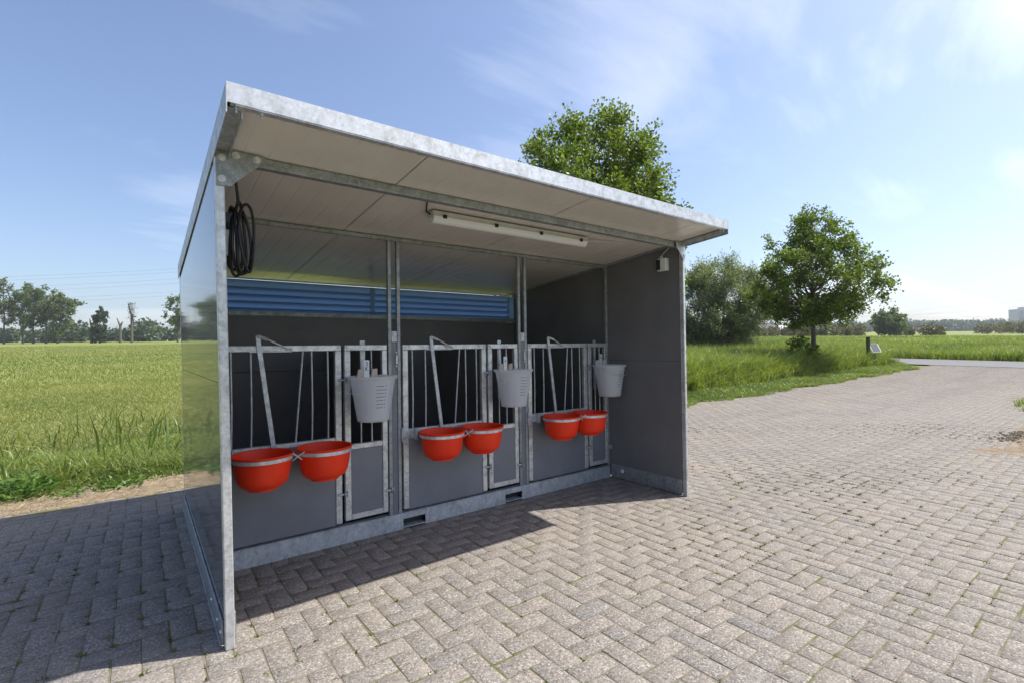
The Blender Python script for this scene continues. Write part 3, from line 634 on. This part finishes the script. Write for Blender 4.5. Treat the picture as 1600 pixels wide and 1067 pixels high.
tree('willow_tree', pb, 6.4, [(.05, 2.0), (.2, 2.9), (.42, 3.2), (.62, 2.9), (.8, 2.1), (.93, 1.1), (1, .4)], 'grey green bushy willow standing in the tall grass', 'tree', None, 230, 15, 18, .19, .22, 'willow_leaf', 'bark', .30, .85, .55, 8, multi=9)
pb = at(1254, 562, 20.6); pb.z = g1(pb.x, pb.y)
tree('young_shrub', pb, 1.45, [(.05, .35), (.4, .6), (.75, .5), (1, .15)], 'low dark shrub at the foot of the round tree', 'shrub', None, 26, 10, 10, .095, .7, 'alder_leaf', 'bark', .03, .28, .1, 9)

# grass blades
def blades(P, h, wd, lean, tint, name, mat):
    n = len(P); q = RNG.uniform(0, 2*np.pi, n); d = np.stack([np.cos(q), np.sin(q), np.zeros(n)], 1); s = np.stack([-np.sin(q), np.cos(q), np.zeros(n)], 1)
    q2 = RNG.uniform(0, 2*np.pi, n); s = s*.5+np.stack([np.cos(q2), np.sin(q2), np.zeros(n)], 1)*.5; s /= np.linalg.norm(s, axis=1, keepdims=True)
    h = h[:, None]; wd = wd[:, None]; lean = lean[:, None]; up = np.array([[0, 0, 1.]])
    a_ = P+d*h*lean*.25+up*h*.5; tp = P+d*h*lean*.95+up*h*(1-.35*lean)
    V = np.stack([P-s*wd*.5, P+s*wd*.5, a_+s*wd*.42, a_-s*wd*.42, tp], 1).reshape(-1, 3); i = 5*np.arange(n)[:, None]
    Fc = np.concatenate([i+np.array([[0, 1, 2]]), i+np.array([[0, 2, 3]]), i+np.array([[3, 2, 4]])])
    return V, Fc, np.repeat(tint, 5)
def patch(name, label, cat, specs, mat):
    Vs, Fs, Ts = [], [], []; k = 0
    for P, h, wd, lean, tint in specs:
        V, Fc, t = blades(P, h, wd, lean, tint, name, mat); Vs.append(V); Fs.append(Fc+k); Ts.append(t); k += len(V)
    o = link(name, meshdata(name, np.concatenate(Vs), np.concatenate(Fs), mat, np.concatenate(Ts)))
    return tag(o, label, cat, kind='stuff')
def spec(x, y, hmin, hmax, wd, l0=.2, l1=.9, seed=1, t0=.35, tv=.25, ls=1.2):
    n = len(x); lu = lumps(x, y, ls, seed); h = (hmin+(hmax-hmin)*np.clip(lu+RNG.normal(0, .18, n), 0, 1.2))
    return (np.stack([x, y, gz(x, y)-.045], 1), h, wd*RNG.uniform(.6, 1.4, n), RNG.uniform(l0, l1, n), np.clip(t0+(lu-.5)*.6+(lumps(x*.25, y, ls*1.3, seed+50)-.5)*.5+RNG.normal(0, tv, n), 0, 1))
def wedge(n, x0f, x1f, y0, y1, power=1.0):         # left field: between two view lines, density falling with distance
    u = RNG.uniform(0, 1, n)**power; y = y0+(y1-y0)*u; x = RNG.uniform(0, 1, n)*(x1f*y+.6-(x0f*y-.4))+(x0f*y-.4); return x, y
sp_ = []
x, y = wedge(60000, -.20, .10, 6.32, 9.8, 1.1); k = y > 6.42+.12*np.sin(x*2.1)+.1*np.sin(x*5.3)+.06*np.sin(x*13); x, y = x[k], y[k]; e = np.clip((y-6.35)/.9, .3, 1)
s_ = spec(x, y, .10, .32, .0115, .3, 1.6, 2, .62, .34, 2.2); sp_.append((s_[0], s_[1]*e*np.clip((10.6-y)/2.2, .3, 1), *s_[2:]))
x, y = wedge(450, -.20, .10, 7.0, 12.5); sp_.append(spec(x, y, .32, .66, .016, .3, 1.1, 3, .5))
x, y = wedge(22, .0, .06, 7.6, 9.6); sp_.append(spec(x, y, .7, 1.15, .022, .2, .9, 3, .4))
patch('tall_grass', 'tall green grass along the yard edge left of the shelter', 'grass', sp_, 'grass_blade')
sp_ = []
x, y = wedge(90000, -.20, .12, 8.6, 26, 1.7); sp_.append(spec(x, y, .05, .15, .011, .4, 1.6, 4, .55, .32, .9))
x, y = wedge(70000, -.20, .12, 14, 170, 1.9); s_ = spec(x, y, .08, .20, .03, .3, 1.0, 5, .5, .22, .25); sp_.append((s_[0], s_[1]*np.clip((y-12)/14, .25, 1), s_[2]*np.clip(y/40, .35, 2.2), *s_[3:]))
patch('field_grass', 'sunlit yellow green grass of the wide field on the left', 'grass', sp_, 'field_blade')
sp_ = []
def rect(n, x0, x1, y0, y1, p=1.0): return x0+(x1-x0)*RNG.uniform(0, 1, n)**p, RNG.uniform(y0, y1, n)
def inside(x, y): e = 6.42+.14*np.sin(x*1.3)+.1*np.sin(x*3.7)+.05*np.sin(x*9); return (y > e+np.clip((x-25)*.0, 0, 9)) & ((x < 27.5) | (y > 6.4+(x-27.5)*.45)) & (x < 30.8)
x, y = rect(110000, 5.5, 31, 6.3, 8.6, 1.2); k = inside(x, y); sp_.append(spec(x[k], y[k], .07, .26, .014, .3, 1.2, 6, .72, .25))
x, y = rect(60000, 5, 31, 8.0, 17, 1.2); k = inside(x, y); x, y = x[k], y[k]; s_ = spec(x, y, .75, 1.35, .022, .15, .7, 7, .65, .28, .8); sp_.append((s_[0], s_[1]*np.clip((y-7.7)/1.2, .25, 1), *s_[2:]))
x, y = rect(50000, 8, 60, 15, 42, 1.0); k = (x < 30.8) | (x > 37.4); sp_.append(spec(x[k], y[k], .6, 1.15, .034, .2, .8, 8, .45, .22, .4))
nc = 5200; tx_, ty_ = rect(nc, 5, 31, 8.1, 15, 1.15); k = inside(tx_, ty_); tx_, ty_ = tx_[k], ty_[k]; nb = 22
hh = RNG.uniform(.8, 1.55, len(tx_))*np.clip((ty_-7.6)/1.1, .3, 1); tt_ = RNG.uniform(.4, 1.1, len(tx_))
bx_ = np.repeat(tx_, nb)+RNG.normal(0, .09, len(tx_)*nb); by_ = np.repeat(ty_, nb)+RNG.normal(0, .09, len(tx_)*nb); nn = len(bx_)
sp_.append((np.stack([bx_, by_, gz(bx_, by_)-.05], 1), np.repeat(hh, nb)*RNG.uniform(.6, 1.05, nn), RNG.uniform(.018, .038, nn), RNG.uniform(.3, 1.1, nn), np.clip(np.repeat(tt_, nb)+RNG.normal(0, .15, nn), 0, 1)))
patch('verge_grass', 'bright green verge grass between the shelter and the road', 'grass', sp_, 'grass_blade')
sp_ = []
x, y = rect(70000, 37.4, 62, -12, 30, 1.5); sp_.append(spec(x, y, .5, 1.05, .035, .2, .8, 9, .62, .25, .5))
x, y = rect(50000, 60, 150, -40, 90, 1.3); sp_.append(spec(x, y, .5, .9, .10, .2, .8, 10, .55, .2, .15))
patch('meadow_grass', 'tall green meadow beyond the asphalt road', 'grass', sp_, 'grass_blade')
x, y = rect(9000, 13.3, 22, -2, 1.95, 1.3); k = (y < 1.75+.15*np.sin(x*3)) & (x > 13.6+.25*np.sin(y*5)); x, y = x[k], y[k]
patch('grass_tuft', 'grass tuft on the sandy soil at the right edge', 'grass', [spec(x, y, .12, .3, .014, .3, .9, 11, .5)], 'grass_blade')
# moss and tiny grass in the paver joints
n = 9000; k = RNG.choice(np.where(dep < 8.5)[0], n); ed = RNG.uniform(0, 1, n) < .5
mxp = np.where(ed, L0[k, 0]+RNG.normal(0, .003, n), L0[k, 0]+RNG.uniform(0, 1, n)*L0[k, 2]); myp = np.where(ed, L0[k, 1]+RNG.uniform(0, 1, n)*L0[k, 3], L0[k, 1]+RNG.normal(0, .003, n))
lu = lumps(mxp, myp, 1.6, 21)*lumps(mxp, myp, .5, 22); nc_ = 1300; kc = RNG.choice(np.where((dep < 4.6) & infr)[0], nc_); mxp = np.append(mxp, L0[kc, 0]+RNG.normal(0, .006, nc_)); myp = np.append(myp, L0[kc, 1]+RNG.normal(0, .006, nc_)); lu = np.append(lu, RNG.uniform(0, .5, nc_))
kk = (lu > .21) & ~((mxp > .25) & (mxp < 4.1) & (myp > 3.5) & (myp < 5.4)) & (mxp > -5) & (mxp < 22); mxp, myp = mxp[kk], myp[kk]
m_ = 5; mxp = np.repeat(mxp, m_)+RNG.normal(0, .007, len(mxp)*m_); myp = np.repeat(myp, m_)+RNG.normal(0, .007, len(myp)*m_); s_ = spec(mxp, myp, .009, .026, .008, .3, 1.3, 23, .45)
P_ = s_[0]; P_[:, 2] += .036
patch('joint_moss', 'moss and tiny weeds growing in the paver joints', 'moss', [(P_, *s_[1:])], 'moss')
# straw litter and pebbles on the yard
b = B()
for _ in range(1500):       # denser on the dirt strip
    x, y = random.uniform(-2.2, .5), random.uniform(6.02, 6.8); q = random.uniform(0, 6.28); l = random.uniform(.015, .07); z = g1(x, y)+.012
    b.tube([(x, y, z), (x+l*math.cos(q), y+l*math.sin(q), z+random.uniform(0, .015))], .0016, 3, False)
for _ in range(420):
    x, y = random.uniform(-1.5, 9), random.uniform(.6, 6.2); 
    if .25 < x < 4.1 and 2.6 < y < 5.5: continue
    q = random.uniform(0, 6.28); l = random.uniform(.012, .05); z = g1(x, y)+.004
    b.tube([(x, y, z), (x+l*math.cos(q), y+l*math.sin(q), z+random.uniform(0, .006))], .0011, 3, False)
simple('straw', (.42, .34, .19), .8, var=.2, scale=40)
tag(b.go('straw_litter', 'straw'), 'bits of dry straw scattered over the brick yard', 'straw', kind='stuff')
b = B()
for _ in range(70):
    x, y = random.gauss(10.1, .4), random.gauss(1.38, .10); r = random.choice((.006, .009, .012, .02)); z = g1(x, y)
    if y < 1.3 or random.random() < .6: b.lathe((x, y, z+.012-r*.5), [(.0005, 0), (r*random.uniform(.7, 1), r*.15), (r, r*.5), (r*random.uniform(.4, .8), r*.9), (.0005, r)], 6)
for _ in range(60):
    x, y = random.uniform(0, 8), random.uniform(.5, 6); r = random.uniform(.003, .009); b.lathe((x, y, g1(x, y)), [(.0005, 0), (r, r*.3), (r*.7, r*.9), (.0005, r)], 5)
xs = np.linspace(9.2, 11.2, 110); ys = np.linspace(.9, 1.55, 44); X_, Y_ = np.meshgrid(xs, ys)
Zm = gz(X_, Y_)-.02+.045*np.exp(-((X_-10.3)/.5)**2-((Y_-1.25)/.12)**2)*(.55+lumps(X_, Y_, 9, 5))+RNG.normal(0, .009, X_.shape)
i_ = np.arange(43*110).reshape(43, 110)[:, :-1].ravel(); b.add(np.stack([X_, Y_, Zm], -1).reshape(-1, 3).tolist(), np.stack([i_, i_+1, i_+111, i_+110], 1).tolist())
tag(b.go('soil_clods', 'dark_soil'), 'dark clods of earth spilled on the yard edge', 'soil', kind='stuff')

# broadleaf weeds at the grass edge
def weed(px, py, r, h, n, label):
    c = hit(px, py); t = thing('broadleaf_weed', tuple(c), label, 'weed', 'weeds at the yard edge')
    P = []; D = []; st = B()
    for k in range(n):
        q = random.uniform(0, 6.28); rr_ = r*math.sqrt(random.random()); e = Vector((c.x+rr_*math.cos(q), c.y+rr_*math.sin(q), c.z+h*random.uniform(.3, 1)*(1-.5*rr_/r)))
        st.tube([c+Vector((rr_*.3*math.cos(q), rr_*.3*math.sin(q), -.02)), e], .0025, 3, False)
        for j in range(7): P.append(e+Vector((random.gauss(0, .025), random.gauss(0, .025), random.gauss(-.02, .025)))); D.append((math.cos(q+random.gauss(0, 1.2)), math.sin(q+random.gauss(0, 1.2)), random.uniform(-.1, .7)))
    V, Fc, tt = leaves(np.array([tuple(p) for p in P]), np.array(D), .07, .34, RNG.uniform(0, 1, len(P))); link('foliage', meshdata('foliage', V, Fc, 'weed_leaf', tt), t); st.go('stem', 'weed_leaf', t)
weed(28, 776, .30, .24, 60, 'large leafy weed clump at the left edge of the photo')
weed(190, 760, .20, .07, 26, 'low grey green weed patch beside the bare dirt')
weed(120, 773, .08, .07, 6, 'small single weed sprouting from the dirt strip')

# ------------------------------------------------------------------ sign post, stump, far things
c = at(1357, 560, 23.5); c.z = g1(c.x, c.y)
t = thing('information_sign', tuple(c), 'tilted information board on dark wooden posts in the verge', 'sign')
rt = CR.copy(); rt.z = 0; rt.normalize(); fw = Vector((-rt.y, rt.x, 0))
def ob(b, o, u0, u1, v0, v1, z0, z1, tilt=0):
    V = [o+rt*u+fw*v+Vector((0, 0, z+tilt*(v-v0))) for z in (z0, z1) for u, v in ((u0, v0), (u1, v0), (u1, v1), (u0, v1))]
    return b.add(V, [(3, 2, 1, 0), (4, 5, 6, 7), (0, 1, 5, 4), (1, 2, 6, 5), (2, 3, 7, 6), (3, 0, 4, 7)])
ob(B(), c, -.06, .05, -.06, .06, -.1, 1.40).go('post', 'post_wood', t); ob(B(), c, .16, .32, -.06, .1, -.1, .62).go('post', 'post_wood', t)
ob(B(), c, .10, .52, -.16, .10, .66, .69, 1.5).go('board', 'white_plastic', t)
simple('sign_face', (.12, .13, .15), .8); ob(B(), c, .135, .485, -.15, .09, .712, .716, 1.5).go('face', 'sign_face', t)
c = at(1288, 566, 20.4); c.z = g1(c.x, c.y)
tag(B().lathe(c, [(.085, -.1), (.08, .3), (.075, .55), (.06, .575), (.0005, .58)], 12).go('wooden_stump', 'bark_pale'), 'short wooden stake right of the round tree trunk', 'stake')

def fartree(name, px, pyb, d, H, crown, label, seed, mat='far_leaf', ncl=42, size=.62, group=None, r0=.35, twig=1.7, cat='tree', aspect=.8, barkm='bark', nl=9, **k):
    c = at(px, pyb, d); c.z = g1(c.x, c.y)-.1
    return tree(name, c, H, crown, label, cat, group, ncl, 9, nl, size, aspect, mat, barkm, r0, twig, .15, seed, **k)
GL = 'tall trees across the left field'
tall = [(.28, 1.2), (.4, 3.6), (.6, 4.6), (.8, 3.9), (.94, 2.2), (1, .6)]
fartree('tall_tree', 6, 537, 190, 24.5, tall, 'tall open crowned tree at the far left end of the field', 31, group=GL)
fartree('tall_tree', 36, 537, 192, 23.0, tall, 'tall thin tree second from the left beyond the field', 32, group=GL, ncl=45)
fartree('tall_tree', 52, 537, 188, 22.5, tall, 'tall tree third from the left beyond the field', 33, group=GL)
fartree('tall_tree', 72, 537, 189, 22.0, [(.3, 1), (.5, 3.4), (.7, 4.8), (.9, 4.2), (1, 1)], 'tall tree with spreading top, fourth from the left', 34, group=GL)
fartree('tall_tree', 90, 537, 187, 18.0, [(.05, 2), (.3, 3), (.6, 3.6), (.85, 5.2), (1, 1.5)], 'leaning leafy tree at the right end of the tall group', 35, group=GL, lean=(.10, -.08), ncl=75)
fartree('columnar_tree', 156, 536, 186, 13.5, [(.04, 1.6), (.4, 2.2), (.8, 1.9), (1, .5)], 'narrow ivy covered column tree in the far field edge', 36, 'far_leaf_dark', 95, .5, twig=.7)
fartree('tall_tree', 278, 536, 182, 18.5, [(.2, 2), (.45, 4.2), (.75, 4.4), (1, 1.2)], 'leafy tree partly hidden by the left shelter wall', 37, group=GL)
def bare(name, px, d, H, label, forks, tuft):
    c = at(px, 536, d); c.z = g1(c.x, c.y)-.1; t = thing(name, tuple(c), label, 'tree', 'lopped trunks across the left field')
    b = B().tube([c, c+Vector((0, 0, H*.6)), c+Vector((.1, 0, H*.72))], [.5, .42, .36], 8)
    for u, h in forks: b.tube([c+Vector((0, 0, H*.66)), c+rt*u*.6+Vector((0, 0, H*.66+(h*H-H*.66)*.6)), c+rt*u+Vector((0, 0, h*H))], [.36, .26, .12], 6)
    b.go('trunk', 'bark', t, True)
    if tuft:
        n = 500; P = np.array([tuple(c+rt*random.gauss(0, .8)+Vector((0, random.gauss(0, .5), H*random.uniform(.6, 1.0)))) for _ in range(n)]); V, Fc, tt = leaves(P, RNG.normal(size=(n, 3)), .4, .5, RNG.uniform(0, 1, n)); link('crown', meshdata('crown', V, Fc, 'scrub_leaf', tt), t)
bare('lopped_tree', 143, 186, 9.3, 'bare lopped trunk left of the narrow column tree', [(-.7, 1.0), (.9, .86)], False)
bare('lopped_tree', 188, 186, 9.5, 'thin bare forked trunk in the middle of the far field edge', [(-1.3, 1.0), (.9, .85)], False)
bare('lopped_tree', 206, 184, 15.0, 'tall lopped trunk with small tufts of regrowth', [(-1.4, 1.0), (.6, .72), (1.8, .66)], True)
# tree belts far away: one mass each
def belt(name, label, specs, mat, leaf):
    P = []; T = []
    for px0, px1, pyb, d, h0, h1, n in specs:
        for _ in range(n):
            px = random.uniform(px0, px1); dd = d*random.uniform(.94, 1.12); c = at(px, pyb, dd); gzz = g1(c.x, c.y); h = random.uniform(h0, h1); r = h*random.uniform(.35, .6); m = int(110)
            q = RNG.normal(size=(m, 3)); q /= np.linalg.norm(q, axis=1, keepdims=True); q *= RNG.uniform(.55, 1, m)[:, None]
            P.append(np.array([c.x, c.y, gzz+h*.52])+q*np.array([r, r, h*.52])); T.append(np.clip(random.uniform(.2, .8)+RNG.normal(0, .15, m), 0, 1))
    P = np.concatenate(P); V, Fc, tt = leaves(P, RNG.normal(size=P.shape), leaf, .85, np.concatenate(T)); return tag(link(name, meshdata(name, V, Fc, mat, tt)), label, 'trees', kind='stuff')
belt('tree_belt', 'dark belt of trees closing the left field', [(-120, 310, 535, 255, 4.5, 8, 130), (96, 130, 535, 245, 8, 11, 10), (218, 238, 535, 245, 9, 11.5, 6), (285, 620, 530, 260, 6, 10, 40)], 'far_leaf_dark', 1.5)
belt('distant_wood', 'distant wooded horizon behind the right meadow', [(1040, 1720, 514, 620, 8, 14, 260), (1400, 1720, 512, 800, 12, 19, 120), (820, 1060, 514, 600, 9, 17, 60)], 'far_leaf_dark', 3.2)
belt('scrub_hedge', 'brownish scrub hedge across the right meadow', [(1195, 1345, 521, 150, 2.2, 3.6, 60), (1400, 1425, 521, 150, 2, 3, 6), (1445, 1475, 521, 150, 2.5, 4, 10), (1520, 1720, 519, 190, 3, 5, 50), (1080, 1200, 523, 140, 1.6, 2.6, 26)], 'scrub_leaf', .7)
fartree('lone_tree', 1390, 523, 135, 7.4, [(.08, 2), (.3, 3.5), (.6, 3.9), (.85, 2.6), (1, .8)], 'lone round tree in the meadow right of the sign', 41, 'far_leaf', 80, .5, twig=1.1)
# tower block, barn, houses, pylon, wires
simple('tower_wall', (.36, .35, .35), .7, var=.05, scale=.2); simple('tower_glass', (.07, .09, .12), .2); simple('house_white', (.7, .69, .66), .7, var=.05, scale=.3); simple('roof_tile', (.20, .10, .07), .8, scale=1); simple('barn_dark', (.06, .055, .055), .8, scale=1); simple('roof_sheet', (.55, .56, .58), .5, scale=.5)
c = at(1606, 506, 900); c.z = g1(c.x, c.y); t = thing('tower_block', tuple(c), 'grey residential tower block on the right horizon', 'building')
ob(B(), c, -26, 26, -9, 9, -5, 38).go('wall', 'tower_wall', t); ob(B(), c, -12, 22, -6, 6, 38, 42).go('roof_house', 'tower_wall', t)
for fl in range(9):
    wb = ob(B(), c, -25, 25, -9.8, -9.05, 8.2+fl*3.1, 9.9+fl*3.1).go('window_band', 'tower_glass', t)
    for k in range(9): ob(B(), c, -25+k*6.1, -24.2+k*6.1, -10.3, -9.85, 8.0+fl*3.1, 10.1+fl*3.1).go('pier', 'tower_wall', wb)
def house(px, py, d, wd, h, rh, label, wall, roof, cat='house', group='houses beyond the fields'):
    c = at(px, py, d); c.z = g1(c.x, c.y)-.3; t = thing('far_house', tuple(c), label, cat, group)
    wl = ob(B(), c, -wd/2, wd/2, -4, 4, 0, h).go('wall', wall, t)
    V = [c+rt*u+fw*v+Vector((0, 0, z)) for u in (-wd/2-.3, wd/2+.3) for v, z in ((-4.5, h-.1), (0, h+rh), (4.5, h-.1))]
    B().add(V, [(0, 1, 2), (5, 4, 3), (0, 3, 4, 1), (1, 4, 5, 2), (2, 5, 3, 0)]).go('roof', roof, t)
    for k in range(max(2, int(wd/4))): ob(B(), c, -wd/2+1.2+k*3.4, -wd/2+2.5+k*3.4, -4.12, -4.02, 1, 2.4).go('window', 'tower_glass', t)
house(233, 534, 300, 8, 2.6, 2.2, 'white house under the trees right of the tall lopped trunk', 'house_white', 'roof_tile')
house(252, 534, 262, 6.5, 2.2, 1.8, 'small white house nearest the shelter wall', 'house_white', 'roof_sheet')
house(75, 535, 262, 6, 1.9, 1.3, 'pale house low behind the tall trees on the left', 'house_white', 'roof_sheet')
house(1188, 523, 260, 17, 3.6, 2.0, 'dark barn in the distance between willow and round tree', 'barn_dark', 'barn_dark', 'barn')
house(1213, 523, 262, 11, 2.8, 2.4, 'barn with pale sheet roof left of the round tree', 'barn_dark', 'roof_sheet', 'barn')
simple('steel_far', (.30, .32, .34), .6, scale=1); simple('wire_steel', (.22, .23, .25), .6, scale=1)
def pylon(px, pyb, d, H, label):
    c = at(px, pyb, d); c.z = g1(c.x, c.y); t = thing('power_pylon', tuple(c), label, 'pylon', 'lattice pylons'); b = B(); r = max(.12, d*.00032)
    for su in (-1, 1):
        for sv in (-1, 1): b.tube([c+rt*su*H*.11+fw*sv*H*.11, c+rt*su*.8+fw*sv*.8+Vector((0, 0, H*.62)), c+Vector((0, 0, H))], r, 4)
    for k in range(6):
        z0, z1 = H*.62*k/6, H*.62*(k+1)/6; w0 = H*.11+(.8-H*.11)*k/6; w1 = H*.11+(.8-H*.11)*(k+1)/6
        for sv in (-1, 1): b.tube([c+rt*w0+fw*sv*w0+Vector((0, 0, z0)), c-rt*w1+fw*sv*w1+Vector((0, 0, z1))], r*.7, 4).tube([c-rt*w0+fw*sv*w0+Vector((0, 0, z0)), c+rt*w1+fw*sv*w1+Vector((0, 0, z1))], r*.7, 4)
    b.go('lattice', 'steel_far', t); tips = []
    for zz, wd in ((.62, .2), (.77, .27), (.9, .17)):
        B().tube([c-rt*wd*H+Vector((0, 0, H*zz)), c+Vector((0, 0, H*(zz+.04))), c+rt*wd*H+Vector((0, 0, H*zz))], r, 4).tube([c-rt*wd*H+Vector((0, 0, H*zz)), c+rt*wd*H+Vector((0, 0, H*zz))], r, 4).go('cross_arm', 'steel_far', t)
        tips += [c-rt*wd*H+Vector((0, 0, H*zz-1)), c+rt*wd*H+Vector((0, 0, H*zz-1))]
    return tips
tips = pylon(1335, 514, 520, 29, 'lattice pylon seen behind the lower leaves of the round tree')
pylon(1471, 512, 1500, 34, 'tiny far pylon above the wooded horizon')
def wire(A, Bp, sag, r, label):
    P = [Vector(A).lerp(Vector(Bp), k/24)-Vector((0, 0, sag*4*(k/24)*(1-k/24))) for k in range(25)]; tag(B().tube(P, r, 4, False).go('power_line', 'wire_steel'), label, 'power line', 'overhead power lines')
for k, tp in enumerate(tips): wire(tp, at(1700+12*k, 425+17*k, 330), 7, .045, ['lowest', 'fifth highest', 'fourth highest', 'third highest', 'second highest', 'highest'][5-k]+' of the thin power lines in the pale sky on the right')
for k, (ya, yb) in enumerate(((431, 419), (437, 424), (448, 434.5), (455, 441), (468, 454), (474, 460))): wire(at(-60, ya+4, 300), at(420, yb-8, 300), 1.0, .05, ['highest', 'second highest', 'third highest', 'fourth highest', 'fifth highest', 'lowest'][k]+' of the thin power lines in the sky over the left field')

# ------------------------------------------------------------------ summer haze
hz = NT('haze'); hv = hz.n('ShaderNodeVolumePrincipled'); hv.inputs['Color'].default_value = (.86, .92, 1, 1); hv.inputs['Density'].default_value = .00024; hv.inputs['Anisotropy'].default_value = .2
hz.l(hv.outputs[0], hz.out.inputs['Volume']); M['haze'] = hz.m
tag(B().box(-1650, 1650, -1650, 1650, -1.2, 110, 0).go('haze', 'haze'), 'thin summer haze over the fields', 'haze', kind='stuff')
